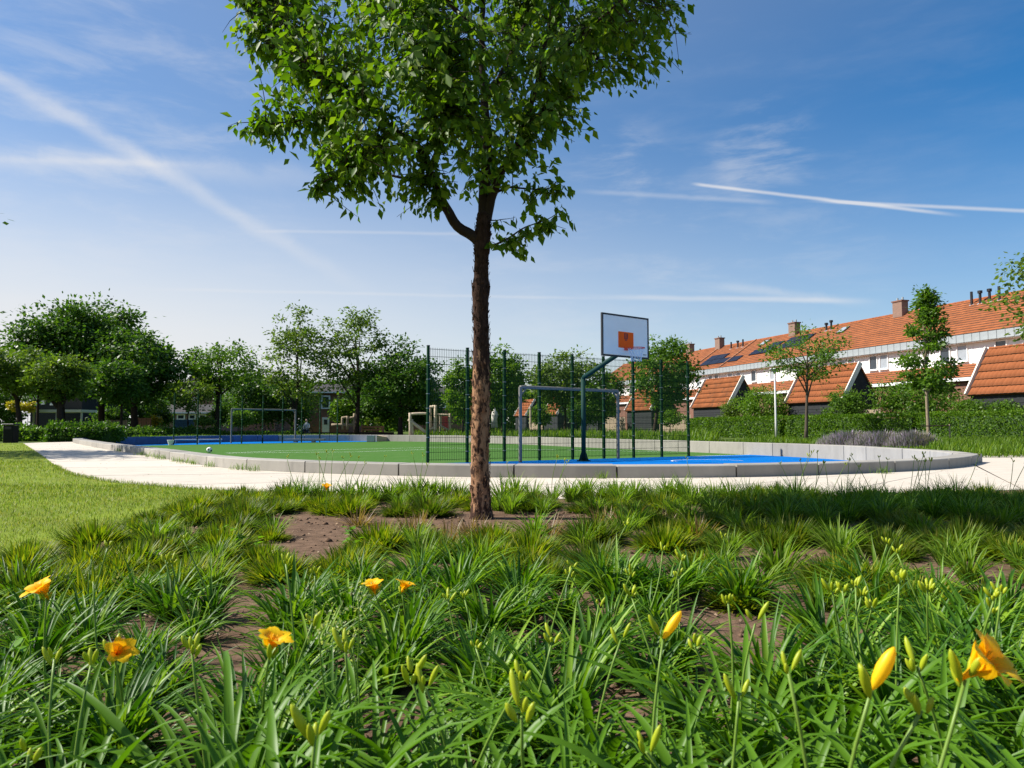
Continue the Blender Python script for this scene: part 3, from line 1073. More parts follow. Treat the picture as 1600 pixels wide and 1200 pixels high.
# steep roofed sheds in front of the houses
SL, SHW, SEZ, SAZ = 5.4, 1.40, 2.30, 4.62


def shed(loc, label, single_tiles=False, tile='tile'):
    s = thing('garden_shed', label, 'shed', loc, HROT, 'steep roofed garden sheds')
    hw = SHW - 0.12
    zt = SAZ - (SAZ - SEZ) * hw / SHW
    body = MB()
    body.prism([(0.12, -hw, 0), (0.12, hw, 0), (0.12, hw, zt - 0.08), (0.12, 0, SAZ - 0.12), (0.12, -hw, zt - 0.08)], (0, 0, 0), (SL - 0.24, 0, 0))
    body.build('wall', M['darkboard'], s)
    bd = MB().box((0, 0, 0), (SL - 0.3, 0.02, 0.15)).mesh('wall_board', M['darkboard'])
    for k in range(12):
        mesh_obj('wall_board', bd, s, (SL / 2, hw + 0.012 + 0.004 * (k % 2), 0.1 + k * 0.168))
    slope = math.hypot(SHW, SAZ - SEZ)
    slab_slope(0.05, SL - 0.05, 0, SAZ, SHW, SEZ, 0.08).build('roof', M['tile_old'], s)
    slab_slope(0.05, SL - 0.05, -0.004, SAZ, -SHW, SEZ, 0.08).build('rear_roof', M['tile_old'], s)
    if single_tiles:
        TW, NCR = 0.235, 6
        cl = slope / NCR
        V, F = tile_sheet(TW, cl - 0.002, TW, cl, amp=0.03, step=0.065, nper=6)
        dy, dz = SHW / slope, (SEZ - SAZ) / slope
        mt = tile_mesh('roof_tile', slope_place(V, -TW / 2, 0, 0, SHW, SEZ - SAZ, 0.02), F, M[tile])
        nt = int((SL - 0.2) / TW)
        for c in range(NCR):
            for k in range(nt):
                o = mesh_obj('roof_tile', mt, s, (0.1 + (k + 0.5) * TW, c * cl * dy + random.uniform(-.004, .004), SAZ + c * cl * dz + random.uniform(0, .012)))
    else:
        V, F = tile_sheet(SL - 0.2, slope, 0.235, slope / 6, amp=0.03, step=0.065)
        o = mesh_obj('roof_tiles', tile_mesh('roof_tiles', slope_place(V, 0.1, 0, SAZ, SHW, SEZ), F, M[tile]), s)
        o['kind'] = 'stuff'
    rc = MB()
    for k in range(14):
        x = 0.2 + (k + 0.5) * (SL - 0.4) / 14
        rc.tube([(x - 0.19, 0, SAZ + 0.03), (x + 0.2, 0, SAZ + 0.05)], 0.085, 6)
    rc.build('ridge_tiles', M[tile], s)['kind'] = 'stuff'
    for x in (0.02, SL - 0.02):
        for sg in (1,):
            a = Vector((x, 0, SAZ + 0.07))
            b = Vector((x, sg * (SHW + 0.03), SEZ + 0.02))
            MB().beam(a, b, 0.08, 0.30, up=(0, sg * (SAZ - SEZ), SHW)).build('barge_board', M['cream'], s)
    return s


def shed_line(Y):
    return Vector((21.4 - (Y - 45) * 0.3046, Y, 0))


shed_y = [(31.7, 'nearest orange tiled garden shed at the right edge, cream board down its left slope', True, 'tile'),
          (45.0, 'garden shed with dark pointed gable between the sparse young tree and the cone shaped tree', True, 'tile'),
          (56.6, 'garden shed with streaked roof and dark gable just right of the mesh fence', False, 'tile_old'),
          (68.6, 'garden shed under the backboard, seen through the mesh fence', False, 'tile_old'),
          (80.4, 'garden shed in deep shade behind the goal, seen through the mesh fence', False, 'tile_old'),
          (92.4, 'small far shed with a triangular tiled roof, right of the goal middle', False, 'tile'),
          (104.5, 'farthest shed with orange roof, just inside the left post of the near goal', False, 'tile')]
for Y, lab, st, tl in shed_y:
    shed(shed_line(Y), lab, st, tl)


# timber fences between the sheds
def board_fence(p, q, label, h=1.75, w=0.14, mat='wood'):
    p, q = Vector(p), Vector(q)
    L = (q - p).length
    ang = math.atan2(q.y - p.y, q.x - p.x)
    t_ = thing('board_fence', label, 'fence', p, ang)
    n = max(2, int(L / (w + 0.015)))
    bm_ = MB().box((0, 0, h / 2), (w, 0.022, h)).mesh('fence_board', M[mat])
    for k in range(n):
        mesh_obj('fence_board', bm_, t_, ((k + 0.5) * L / n, random.uniform(-.008, .008), random.uniform(-.03, .03)))
    for z in (0.35, h - 0.3):
        MB().box((L / 2, 0.045, z), (L, 0.04, 0.08)).build('rail', M[mat], t_)
    return t_


def fl_pt(Y, d=1.2):
    return shed_line(Y) + Vector((-0.957, -0.291, 0)) * d


board_fence(fl_pt(43.8, 1.6), fl_pt(42.0, 1.6), 'pale upright board fence between the two nearest garden sheds')
board_fence(fl_pt(55.6, 1.2), fl_pt(51.0, 1.2), 'weathered board fence left of the bright round bush')
board_fence(fl_pt(67.4, 1.2), fl_pt(62.2, 1.2), 'brown board fence between the sheds behind the leaning tree', mat='wood')
board_fence(fl_pt(79.4, 1.2), fl_pt(74.2, 1.2), 'board fence behind the right post of the near goal')
board_fence(fl_pt(103.5, 1.2), fl_pt(98.2, 1.2), 'far pale board fence seen through the near goal')


# ------------------------------------------------------------------ trees and shrubs
def branch_path(a, b, n=5, sag=0.12, rng=random):
    a, b = Vector(a), Vector(b)
    L = (b - a).length
    out = []
    off = Vector((rng.uniform(-1, 1), rng.uniform(-1, 1), rng.uniform(-0.2, 1))) * L * sag
    for i in range(n + 1):
        t = i / n
        out.append(a.lerp(b, t) + off * math.sin(PI * t))
    return out


def tree(name, label, base, H, rx, cb, leaf='leaf_mid', n=5000, size=0.22, trunk_r=0.16, bark='bark_dark', shape='round', seed=1, cat='tree',
         group=None, ry=None, lean=(0, 0), clusters=70, csize=0.22, limbs=7, flat=0.55, trunk=True):
    rng = np.random.default_rng(seed)
    rr = random.Random(seed)
    t_ = thing(name, label, cat, (base[0], base[1], 0), 0, group)
    ry = ry or rx
    zc, hz = (cb + H) / 2, (H - cb) / 2
    d = rand_dirs(clusters, rng)
    rad = rng.uniform(0.15, 1, clusters) ** (1 / 2.4) * 0.92
    C = d * rad[:, None]
    if shape == 'cone':
        zz = rng.uniform(0, 1, clusters) ** 1.25
        prof = (1 - zz) ** 0.8 * np.minimum(1, 0.45 + zz * 4)
        C[:, 2] = zz * 2 - 1
        ang = rng.uniform(0, 2 * PI, clusters)
        r_ = np.sqrt(rng.uniform(0.05, 1, clusters)) * prof
        C[:, 0], C[:, 1] = np.cos(ang) * r_, np.sin(ang) * r_
    elif shape == 'spread':
        C[:, 2] = C[:, 2] * 0.9 + 0.1
        C[:, :2] *= (1.0 + 0.25 * C[:, 2:3])
    elif shape == 'oval':
        C[:, :2] *= 1 - 0.2 * C[:, 2:3]
    C = C * (1 + rng.normal(0, 0.07, (clusters, 1)))
    C = C * np.array([rx, ry, hz]) + np.array([lean[0], lean[1], zc])
    C[:, 2] = np.maximum(C[:, 2], cb * 0.85)
    w = rng.uniform(0.5, 1.5, clusters)
    own = rng.choice(clusters, n, p=w / w.sum())
    cr = 1.12 * csize * min(rx, hz * 1.3) * rng.uniform(0.7, 1.35, clusters)
    off = rng.normal(0, 0.55, (n, 3))
    off[:, 2] *= flat
    P = C[own] + off * cr[own][:, None]
    P[:, 2] = np.maximum(P[:, 2], 0.03)
    D = unit(off + rand_dirs(n, rng) * 0.7 + np.array([0, 0, -0.15]))
    N = unit(rand_dirs(n, rng) * 0.75 + unit(P - np.array([lean[0], lean[1], zc])) * 0.4 + np.array([0, 0, 0.7]))
    L = size * rng.uniform(0.6, 1.35, n)
    V, F = card_cloud(P, D, N, L, L * rng.uniform(0.45, 0.75, n))
    cobj = mesh_obj('crown', np_mesh('crown', V, F, M[leaf]), t_)
    cobj['kind'] = 'stuff'
    if trunk:
        top = Vector((lean[0] * 0.8, lean[1] * 0.8, zc + hz * (0.75 if shape == 'cone' else 0.25)))
        pts = branch_path((0, 0, -0.05), top, 8, 0.03, rr)
        MB().tube(pts, [trunk_r * (1.25 if i == 0 else 1 - 0.09 * i) for i in range(9)], 8).build('trunk', M[bark], t_, smooth=True)
        ks = rr.sample(range(clusters), min(limbs, clusters))
        for k in ks:
            z0 = rr.uniform(max(cb * 0.75, 0.2), zc if shape != 'cone' else zc + hz * 0.4)
            f = min(0.98, z0 / top.z)
            i = min(7, int(f * 8))
            s = pts[i].lerp(pts[i + 1], f * 8 - i)
            q = branch_path(s, C[k], 5, 0.10, rr)
            r0 = trunk_r * (0.55 - 0.25 * f)
            mb = MB().tube(q, [r0 * (1 - 0.16 * j) for j in range(6)], 6)
            for kk in range(3):
                k2 = min(range(clusters), key=lambda c_: (Vector(C[c_]) - q[2 + kk]).length + rr.uniform(0, rx * 0.5))
                mb.tube(branch_path(q[2 + kk], C[k2], 3, 0.08, rr), [r0 * 0.4, r0 * 0.3, r0 * 0.22, r0 * 0.12], 5)
            mb.build('limb', M[bark], t_, smooth=True)
    return t_


def gx(px, Y):
    return (px - 800) / FPX * Y


def zat(px, py, Y):
    return pt(px, py, Y).z


def bgtree(name, label, px, Y, top, left, right, cbpy, **kw):
    """tree given by what the eye sees of it: crown top, sides and underside"""
    x = gx(px, Y)
    rx = (right - left) / 2 / FPX * Y
    cx = gx((left + right) / 2, Y) - x
    kw['n'] = int(kw.get('n', 5000) * 1.7)
    return tree(name, label, (x, Y), zat(px, top, Y) * 0.98, rx, max(0.2, zat(px, cbpy, Y)), lean=(cx, 0), **kw)


G1 = 'trees round the far side of the park'
bgtree('park_tree', 'small light green tree at the left edge, in front of the big dark trees', 36, 43, 536, -45, 70, 632, leaf='leaf_light', n=5200, size=0.20, seed=11, trunk_r=0.17, shape='spread', group=G1, limbs=9)
bgtree('park_tree', 'light green low tree beside the left edge tree, dark stout trunk', 97, 42, 552, 40, 134, 634, leaf='leaf_light', n=4600, size=0.20, seed=12, trunk_r=0.24, shape='spread', group=G1, limbs=8)
bgtree('park_tree', 'slim trunk tree between the two light green trees at the left', 60, 47, 545, 20, 100, 628, leaf='leaf_mid', n=2600, size=0.22, seed=13, trunk_r=0.10, shape='round', group=G1)
bgtree('park_tree', 'big dark maple, leftmost of the tall dark crowns', 100, 55, 470, 14, 170, 628, leaf='leaf_dark', n=9000, size=0.30, seed=14, trunk_r=0.28, clusters=110, group=G1, limbs=9)
bgtree('park_tree', 'tallest big dark maple in the middle of the left group', 160, 57, 463, 70, 225, 628, leaf='leaf_dark', n=9500, size=0.30, seed=15, trunk_r=0.28, clusters=120, group=G1, limbs=9)
bgtree('park_tree', 'dark maple on the right flank of the left group, crown sloping down', 212, 54, 512, 140, 276, 630, leaf='leaf_dark', n=8000, size=0.28, seed=16, trunk_r=0.30, clusters=100, group=G1, limbs=9)
bgtree('park_tree', 'dark slim stemmed tree under the left group of maples', 190, 50, 560, 140, 236, 634, leaf='leaf_dark', n=3600, size=0.24, seed=17, trunk_r=0.11, group=G1)
bgtree('park_tree', 'loose spreading tree behind the left end of the far goal', 340, 58, 528, 270, 420, 628, leaf='leaf_mid', n=3600, size=0.26, seed=18, trunk_r=0.22, shape='spread', clusters=95, csize=0.15, group=G1, limbs=10)
bgtree('park_tree', 'tall slender light tree behind the right post of the far goal', 460, 56, 470, 408, 520, 646, leaf='leaf_light', n=3000, size=0.24, seed=19, trunk_r=0.14, shape='oval', clusters=100, csize=0.17, group=G1, limbs=10)
bgtree('park_tree', 'tall airy tree with fanning limbs, second tall one from the main trunk', 557, 58, 460, 492, 614, 632, leaf='leaf_light', n=3300, size=0.24, seed=20, trunk_r=0.20, shape='oval', clusters=85, csize=0.16, group=G1, limbs=14)
bgtree('park_tree', 'small light green tree at the right foot of the dark maples', 296, 52, 588, 266, 332, 642, leaf='leaf_light', n=1300, size=0.2, seed=31, trunk_r=0.07, clusters=50, group=G1)
bgtree('park_tree', 'broad dark tree just left of the tall mesh fence', 626, 57, 533, 575, 690, 645, leaf='leaf_dark', n=6500, size=0.26, seed=21, trunk_r=0.20, clusters=80, group=G1, limbs=9)
bgtree('park_tree', 'fresh green tree directly left of the main trunk, behind the mesh', 722, 50, 552, 690, 752, 652, leaf='leaf_bright', n=3800, size=0.22, seed=22, trunk_r=0.10, shape='oval', group=G1)
bgtree('park_tree', 'dense fresh green tree directly right of the main trunk', 785, 54, 538, 738, 822, 650, leaf='leaf_bright', n=6500, size=0.24, seed=23, trunk_r=0.12, shape='oval', clusters=80, group=G1)
bgtree('park_tree', 'light loose tree behind the middle of the near goal', 882, 62, 548, 826, 940, 645, leaf='leaf_light', n=5200, size=0.26, seed=24, trunk_r=0.14, shape='spread', clusters=80, group=G1, limbs=9)
bgtree('park_tree', 'small dark tree behind the basketball pole', 945, 60, 575, 905, 975, 650, leaf='leaf_mid', n=3200, size=0.24, seed=25, trunk_r=0.12, group=G1)
bgtree('park_tree', 'twin stemmed leaning tree behind the right end of the mesh fence', 1020, 42, 522, 982, 1088, 640, leaf='leaf_mid', n=5200, size=0.19, seed=26, trunk_r=0.14, clusters=75, group=G1, limbs=10)
bgtree('young_tree', 'sparse young tree with thin dark trunk beside the white lamp post', 1258, 37.6, 500, 1205, 1325, 612, leaf='leaf_mid', n=1900, size=0.15, seed=27, trunk_r=0.10, bark='bark_grey', shape='spread', clusters=46, csize=0.20, limbs=14, group=G1)
bgtree('young_tree', 'cone shaped young tree with a pale trunk tied to a low rail', 1450, 28.9, 452, 1402, 1502, 602, leaf='leaf_mid', n=4200, size=0.14, seed=28, trunk_r=0.075, bark='bark_young', shape='cone', clusters=85, csize=0.17, limbs=14, group=G1)
tree('park_tree', 'tree at the right edge, only its leafy left side in the picture', (16.6, 22), 6.6, 1.95, 2.9, leaf='leaf_light', n=2600, size=0.15, seed=29, trunk_r=0.12, clusters=60, group=G1, csize=0.2)
tree('park_tree', 'tree beyond the left edge, only a twig end shows above the dark crowns', (-19.0, 20.2), 8.0, 3.7, 3.3, leaf='leaf_dark', n=6000, size=0.24, seed=30, trunk_r=0.2, clusters=90, group=G1)

G2 = 'shrubs behind the court'
shrubs = [
    ('leafy shrub', 'big round bright green bush between shed and lamp post', 1192, 51, 605, 1148, 1240, 'leaf_bright', 5200, .13),
    ('leafy shrub', 'olive green bush leaning on the left of the big round bush', 1140, 54, 620, 1126, 1165, 'leaf_light', 1500, .13),
    ('leafy shrub', 'dark green climber bush behind the cone shaped tree', 1420, 42, 584, 1365, 1490, 'leaf_mid', 5200, .15),
    ('leafy shrub', 'bush in front of the pointed gable, left of the cone shaped tree', 1322, 43.5, 608, 1290, 1355, 'leaf_mid', 2800, .13),
    ('leafy shrub', 'grey green bush below the nearest shed roof, at its left', 1515, 35.5, 622, 1485, 1548, 'leaf_mid', 2200, .11),
    ('leafy shrub', 'grey green bush below the nearest shed roof, at the right edge', 1580, 34.2, 622, 1550, 1625, 'leaf_mid', 2200, .11),
    ('leafy shrub', 'small bush at the foot of the shed right of the mesh fence', 1046, 50, 640, 1022, 1072, 'leaf_bright', 1600, .13),
    ('leafy shrub', 'dark upright bush standing in the far goal opening', 376, 52, 640, 352, 398, 'leaf_mid', 1700, .15),
    ('leafy shrub', 'bright low bush right of the far left fence posts', 320, 52, 652, 303, 336, 'leaf_light', 1200, .14),
    ('leafy shrub', 'dark thicket behind the left half of the far goal', 372, 70, 600, 336, 410, 'leaf_dark', 4000, .26),
    ('leafy shrub', 'big dark thicket rising above the far goal crossbar', 415, 68, 584, 340, 492, 'leaf_dark', 9500, .26),
    ('leafy shrub', 'dark rounded shrub in front of the low brick house, left of the blue hoarding', 252, 60, 640, 236, 268, 'leaf_dark', 1500, .2),
    ('leafy shrub', 'dark shrub between the awning and the board fence under the maples', 178, 60, 636, 150, 200, 'leaf_dark', 2200, .2),
    ('leafy shrub', 'green shrub at the right end of the low brick house', 345, 60, 634, 330, 362, 'leaf_mid', 1600, .2),
    ('leafy shrub', 'dark thicket behind the right flank of the dark maples', 228, 74, 606, 200, 262, 'leaf_dark', 3600, .26),
    ('leafy shrub', 'lighter thicket behind the climbing frame logs', 533, 66, 620, 517, 552, 'leaf_bright', 1400, .24),
    ('leafy shrub', 'dark thicket left of the log climbing frame', 590, 68, 592, 542, 644, 'leaf_dark', 7500, .26),
    ('leafy shrub', 'dark thicket behind the red panel of the playground', 665, 70, 592, 628, 690, 'leaf_dark', 5000, .26),
    ('leafy shrub', 'thicket behind the foot of the main trunk', 745, 72, 612, 700, 800, 'leaf_mid', 5000, .26),
    ('leafy shrub', 'dark thicket behind the left half of the near goal', 852, 76, 632, 826, 862, 'leaf_mid', 1500, .26),
    ('leafy shrub', 'dark thicket behind the right half of the near goal', 915, 74, 620, 884, 958, 'leaf_dark', 2800, .26),
    ('leafy shrub', 'dark thicket at the far left edge', 10, 60, 600, -40, 50, 'leaf_dark', 2600, .26),
    ('leafy shrub', 'dark thicket under the tallest maples', 150, 74, 600, 120, 205, 'leaf_dark', 5000, .28),
]
for nm, lab, px, Y, top, l_, r_, lf, n_, sz in shrubs:
    bgtree('shrub', lab, px, Y, top, l_, r_, 664, leaf=lf, n=n_, size=sz, seed=px + 100, trunk_r=0.05, cat='shrub', group=G2, clusters=60, csize=0.26, limbs=4, flat=0.7)
for px, py, lab in [(24, 632, 'yellow flowering bush left of the left edge tree trunk'), (45, 634, 'small yellow flowering bush right of the left edge tree trunk'), (244, 657, 'yellow bush in front of the far brick houses')]:
    bgtree('shrub', lab, px, 58, py - 9, px - 10, px + 10, py + 10, leaf='yellowleaf', n=420, size=0.18, seed=px, trunk_r=0.03, cat='shrub', clusters=20, limbs=3)


def leaf_box(name, label, p, q, width, h, leaf, dens=130, size=0.09, cat='hedge', core=True, bump=0.06, seed=3, group=None, kind=None):
    """trimmed hedge or strip of planting from p to q"""
    p, q = Vector((p[0], p[1], 0)), Vector((q[0], q[1], 0))
    L = (q - p).length
    ang = math.atan2(q.y - p.y, q.x - p.x)
    rng = np.random.default_rng(seed)
    A = L * width + 2 * L * h + 2 * width * h
    n = int(A * dens * 3.2)
    face = rng.choice(5, n, p=np.array([L * width, L * h, L * h, width * h, width * h]) / A)
    u, v, w = rng.uniform(0, 1, n), rng.uniform(0, 1, n), rng.uniform(0, 1, n)
    P = np.stack([u * L, (v - 0.5) * width, w * h], 1)
    N = np.zeros((n, 3))
    P[face == 0, 2] = h; N[face == 0, 2] = 1
    P[face == 1, 1] = -width / 2; N[face == 1, 1] = -1
    P[face == 2, 1] = width / 2; N[face == 2, 1] = 1
    P[face == 3, 0] = 0; N[face == 3, 0] = -1
    P[face == 4, 0] = L; N[face == 4, 0] = 1
    lump = np.array([mnoise.noise(Vector((a * 0.9, b * 1.3, c * 1.3 + seed))) for a, b, c in P])
    P = P + N * (lump * bump * 2.2 + rng.normal(0, bump * 0.6, n))[:, None]
    P[:, 2] = np.maximum(P[:, 2], 0.01)
    D = unit(rand_dirs(n, rng) + N * 0.6 + np.array([0, 0, 0.3]))
    Nn = unit(N + rand_dirs(n, rng) * 0.9)
    Ls = size * rng.uniform(0.6, 1.4, n)
    V, F = card_cloud(P, D, Nn, Ls, Ls * 0.6)
    me = np_mesh('foliage', V, F, M[leaf])
    if kind:
        o = mesh_obj(name, me, None, p)
        o.rotation_euler = (0, 0, ang)
        return props(o, kind=kind)
    t_ = thing(name, label, cat, p, ang, group)
    o = mesh_obj('foliage', me, t_)
    o['kind'] = 'stuff'
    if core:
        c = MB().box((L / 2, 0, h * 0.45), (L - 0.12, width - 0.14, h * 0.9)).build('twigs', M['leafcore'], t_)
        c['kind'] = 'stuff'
    return t_


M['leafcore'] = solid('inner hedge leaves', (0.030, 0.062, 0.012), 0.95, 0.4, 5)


def hedge_pt(Y, d=0.0):
    return Vector((17.6 - (Y - 45) * 0.3046 - 0.957 * d, Y - 0.291 * d, 0))


GH = 'clipped hedges in front of the sheds'
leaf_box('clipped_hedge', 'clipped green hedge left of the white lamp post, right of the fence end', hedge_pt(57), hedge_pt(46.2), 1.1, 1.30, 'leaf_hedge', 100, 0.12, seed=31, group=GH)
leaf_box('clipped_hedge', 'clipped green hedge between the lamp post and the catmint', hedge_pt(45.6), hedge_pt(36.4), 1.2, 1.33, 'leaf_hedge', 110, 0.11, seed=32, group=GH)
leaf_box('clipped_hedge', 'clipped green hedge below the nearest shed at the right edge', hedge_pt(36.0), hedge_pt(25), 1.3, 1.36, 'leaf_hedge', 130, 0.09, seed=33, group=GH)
leaf_box('low_hedge', 'dark low hedge beside the litter bin at the left end of the path', (-23.4, 37.2), (-20.6, 38.6), 1.6, 0.74, 'leaf_dark', 170, 0.13, seed=34, bump=0.17)
leaf_box('low_hedge', 'dark low hedge behind the left tip of the court wall', (-24.6, 42.5), (-21.6, 53), 1.4, 0.45, 'leaf_dark', 110, 0.14, seed=35, bump=0.17)
leaf_box('low_hedge', 'low green hedge at the left edge behind the litter bin', (-30, 38), (-24.6, 38.6), 1.4, 0.60, 'leaf_mid', 130, 0.13, seed=36, bump=0.15)
leaf_box('low_hedge', 'long low planting behind the far blue court', (-23, 55), (-16, 56), 1.5, 0.26, 'leaf_mid', 80, 0.15, seed=37)


leaf_box('far_trees', None, (-75, 128), (-20, 118), 6, 7.0, 'leaf_dark', 6, 0.75, seed=41, bump=0.5, kind='stuff')
leaf_box('far_trees', None, (-20, 116), (18, 128), 6, 5.6, 'leaf_mid', 6, 0.75, seed=42, bump=0.5, kind='stuff')


def upright_cover(name, region, n, h, leaf, w=0.03, seed=5, cat=None, label=None, spread=0.5):
    """upright leafy ground cover inside a polygon: many short curved leaves"""
    rng = np.random.default_rng(seed)
    poly = [Vector((p[0], p[1])) for p in region]
    xs, ys = [p.x for p in poly], [p.y for p in poly]
    P = np.empty((0, 2))
    while len(P) < n:
        c = np.stack([rng.uniform(min(xs), max(xs), n), rng.uniform(min(ys), max(ys), n)], 1)
        ins = np.zeros(n, bool)
        for i in range(len(poly)):
            a, b = poly[i], poly[i - 1]
            cond = ((a.y > c[:, 1]) != (b.y > c[:, 1])) & (c[:, 0] < (b.x - a.x) * (c[:, 1] - a.y) / (b.y - a.y + 1e-12) + a.x)
            ins ^= cond
        P = np.concatenate([P, c[ins]])[:n] if ins.any() else P
    lump = np.array([mnoise.noise(Vector((a * 0.55, b * 0.55, seed))) for a, b in P])
    hh = h * (0.8 + 0.45 * lump) * rng.uniform(0.45, 1.15, n)
    Z = rng.uniform(0, 0.45, n) * hh
    if name == 'ground_cover':
        hh = hh * np.where((P[:, 1] < 24) & (P[:, 0] / P[:, 1] > .44) & (P[:, 0] / P[:, 1] < .565), .35, 1)
    P3 = np.concatenate([P, Z[:, None]], 1)
    V, F = blades(P3, rng.uniform(0, 2 * PI, n), rng.uniform(0.05, spread, n), rng.uniform(0.2, 1.1, n), hh * 0.8, np.full(n, w) * rng.uniform(0.7, 1.4, n), seg=2, fold=0.2, rng=rng)
    o = mesh_obj(name, np_mesh(name, V, F, M[leaf]))
    props(o, label, cat, kind='stuff')
    return o


def beyond(px, Y):
    return (gx(px, Y), Y)


outer = offset_closed(outline, -0.15)


def band(lo_px, hi_px, back):
    """strip of ground just outside the far wall between two sight lines"""
    fr = []
    for p in outer:
        px = 800 + p.x / p.y * FPX
        if lo_px <= px <= hi_px and p.y > 17.6:
            fr.append(p)
    fr = sorted(fr, key=lambda p: p.x / p.y)
    fr = [p for p in fr if not any(q.y > p.y + 3 and abs(q.x / q.y - p.x / p.y) < 0.01 for q in fr)]
    return fr + [back(p) for p in reversed(fr)]


upright_cover('ground_cover', band(1085, 1560, lambda p: hedge_pt(p.y + 2.0, 0.75).xy), 42000, 0.38, 'cover', 0.032, 51)
upright_cover('ground_cover', [hedge_pt(27, .7).xy, hedge_pt(36, .7).xy, (13.6, 27), (11.2, 21), (14.5, 20.6), (21, 21.2)], 30000, 0.34, 'cover', 0.026, 52)
upright_cover('tall_grass', band(635, 1095, lambda p: p + Vector((4.0, 11))), 22000, 0.62, 'cover', 0.05, 53)
upright_cover('low_planting', band(200, 560, lambda p: p + Vector((-2.0, 4.5))), 12000, 0.26, 'leaf_mid', 0.055, 54)
upright_cover('ground_cover', [(-34, 41), (-22, 41), (-20, 62), (-40, 62)], 12000, 0.34, 'cover', 0.07, 55)
for nm_, a, b, n_, lab in [('catmint', (10.9, 25.2), (13.0, 29.0), 5200, 'mauve catmint drift left of the cone shaped tree, behind the wall')]:
    pass
rngc = np.random.default_rng(61)
for k, (px, Y, rad, lab) in enumerate([(1328, 23.9, 0.74, 'mauve catmint mound, left half of the drift by the cone shaped tree'), (1378, 23.2, 0.78, 'mauve catmint mound, tallest in the middle of the drift'), (1424, 22.6, 0.58, 'mauve catmint mound beside the pale trunk of the cone shaped tree')]):
    t_ = thing('catmint', lab, 'flowering plant', (gx(px, Y), Y, 0), 0, 'catmint mounds')
    n = 3400
    d = rand_dirs(n, rngc)
    d[:, 2] = np.abs(d[:, 2])
    P = d * np.array([rad * 1.55, rad * .75, 0.54]) * rngc.uniform(0.3, 1, (n, 1)) ** 0.5
    V, F = blades(P, np.arctan2(d[:, 1], d[:, 0]), rngc.uniform(0, .6, n), rngc.uniform(0, .6, n), rngc.uniform(.10, .22, n), rngc.uniform(.012, .024, n), seg=2, rng=rngc)
    mesh_obj('flower_spikes', np_mesh('flower_spikes', V, F, M['lavender']), t_)['kind'] = 'stuff'

# grey side path beyond the court
sp = [at(815, 678.5, 0).xy, at(868, 678.5, 0).xy, at(850, 671, 0).xy, at(832, 671, 0).xy]
props(poly_sheet('side_path', sp, 0.012, M['paving']), kind='structure')

# ------------------------------------------------------------------ far left buildings
def far_house(name, label, px0, px1, Y, eave_py, ridge_py, wallm, roofm, wins, depth=7.0, door=None):
    x0, x1 = gx(px0, Y), gx(px1, Y)
    ze, zr = zat(800, eave_py, Y), zat(800, ridge_py, Y + depth / 2)
    h = thing(name, label, 'house', ((x0 + x1) / 2, Y, 0))
    w = x1 - x0
    wl = MB()
    wl.box((0, depth / 2, ze / 2), (w, depth, ze))
    wl.build('wall', M[wallm], h)
    slope = MB()
    slope.prism([(-w / 2 - .2, -0.35, ze - 0.1), (-w / 2 - .2, depth / 2, zr), (-w / 2 - .2, depth + 0.35, ze - 0.1)], (0, 0, 0), (w + .4, 0, 0))
    slope.build('roof', M[roofm], h)
    MB().box((0, -0.4, ze - 0.08), (w + .4, 0.1, 0.14)).build('gutter', M['white'], h)
    for wx0, wx1, wy0, wy1 in wins:
        a, b = gx(wx0, Y) - (x0 + x1) / 2, gx(wx1, Y) - (x0 + x1) / 2
        z1, z0 = zat(800, wy0, Y), zat(800, wy1, Y)
        f = MB()
        for xx in (a, b):
            f.box((xx, -0.03, (z0 + z1) / 2), (0.14, 0.12, z1 - z0 + 0.14))
        for zz in (z0, z1):
            f.box(((a + b) / 2, -0.03, zz), (b - a - 0.14, 0.12, 0.14))
        fo = f.build('window', M['white'], h)
        MB().box(((a + b) / 2, -0.015, (z0 + z1) / 2), (b - a - .14, 0.02, z1 - z0 - .14)).build('pane', M['glass'], fo)
    if door:
        dx0, dx1, dy0 = door
        a, b = gx(dx0, Y) - (x0 + x1) / 2, gx(dx1, Y) - (x0 + x1) / 2
        zt = zat(800, dy0, Y)
        d_ = MB().box(((a + b) / 2, -0.03, zt / 2), (b - a, 0.08, zt)).build('door', M['white'], h)
        MB().box(((a + b) / 2, -0.08, zt * 0.72), ((b - a) * 0.5, 0.02, zt * 0.3)).build('pane', M['glass'], d_)
    return h


far_house('timber_house', 'dark timber house behind the light green trees at the left', 48, 128, 66, 617, 585, 'darkboard', 'slate',
          [(53, 57, 622, 630), (66, 69, 624, 631), (80, 83, 624, 632)])
t = thing('carport', 'flat pale roofed carport in front of the dark timber house', 'carport', (gx(88, 62), 62, 0))
MB().box((gx(88, 62), 63.5, zat(0, 642, 62)), (gx(130, 62) - gx(48, 62), 3.4, 0.22)).build('roof', M['cream'], t, t.location)
for px in (52, 88, 127):
    MB().box((gx(px, 62), 62.1, zat(0, 642, 62) / 2), (0.12, 0.12, zat(0, 642, 62) - 0.2)).build('post', M['lampgrey'], t, t.location)
far_house('brick_house', 'long low brick house with white framed windows behind the far left fence posts', 215, 345, 82, 644, 632, 'brickpale', 'slate',
          [(226, 232, 647, 655), (240, 246, 648, 654), (278, 289, 648, 655), (296, 306, 648, 655), (312, 322, 648, 655)])
far_house('brick_house', 'two storey brick house behind the maples, only its roof line showing', 280, 430, 100, 612, 588, 'brick', 'slate', [(300, 306, 622, 632), (340, 346, 622, 632), (400, 406, 622, 632)])
far_house('brick_house', 'tall brick house with blue grey upstairs window and white front door', 484, 545, 74, 612, 600, 'brick', 'slate',
          [(503, 515, 619, 638)], door=(504, 515, 652))
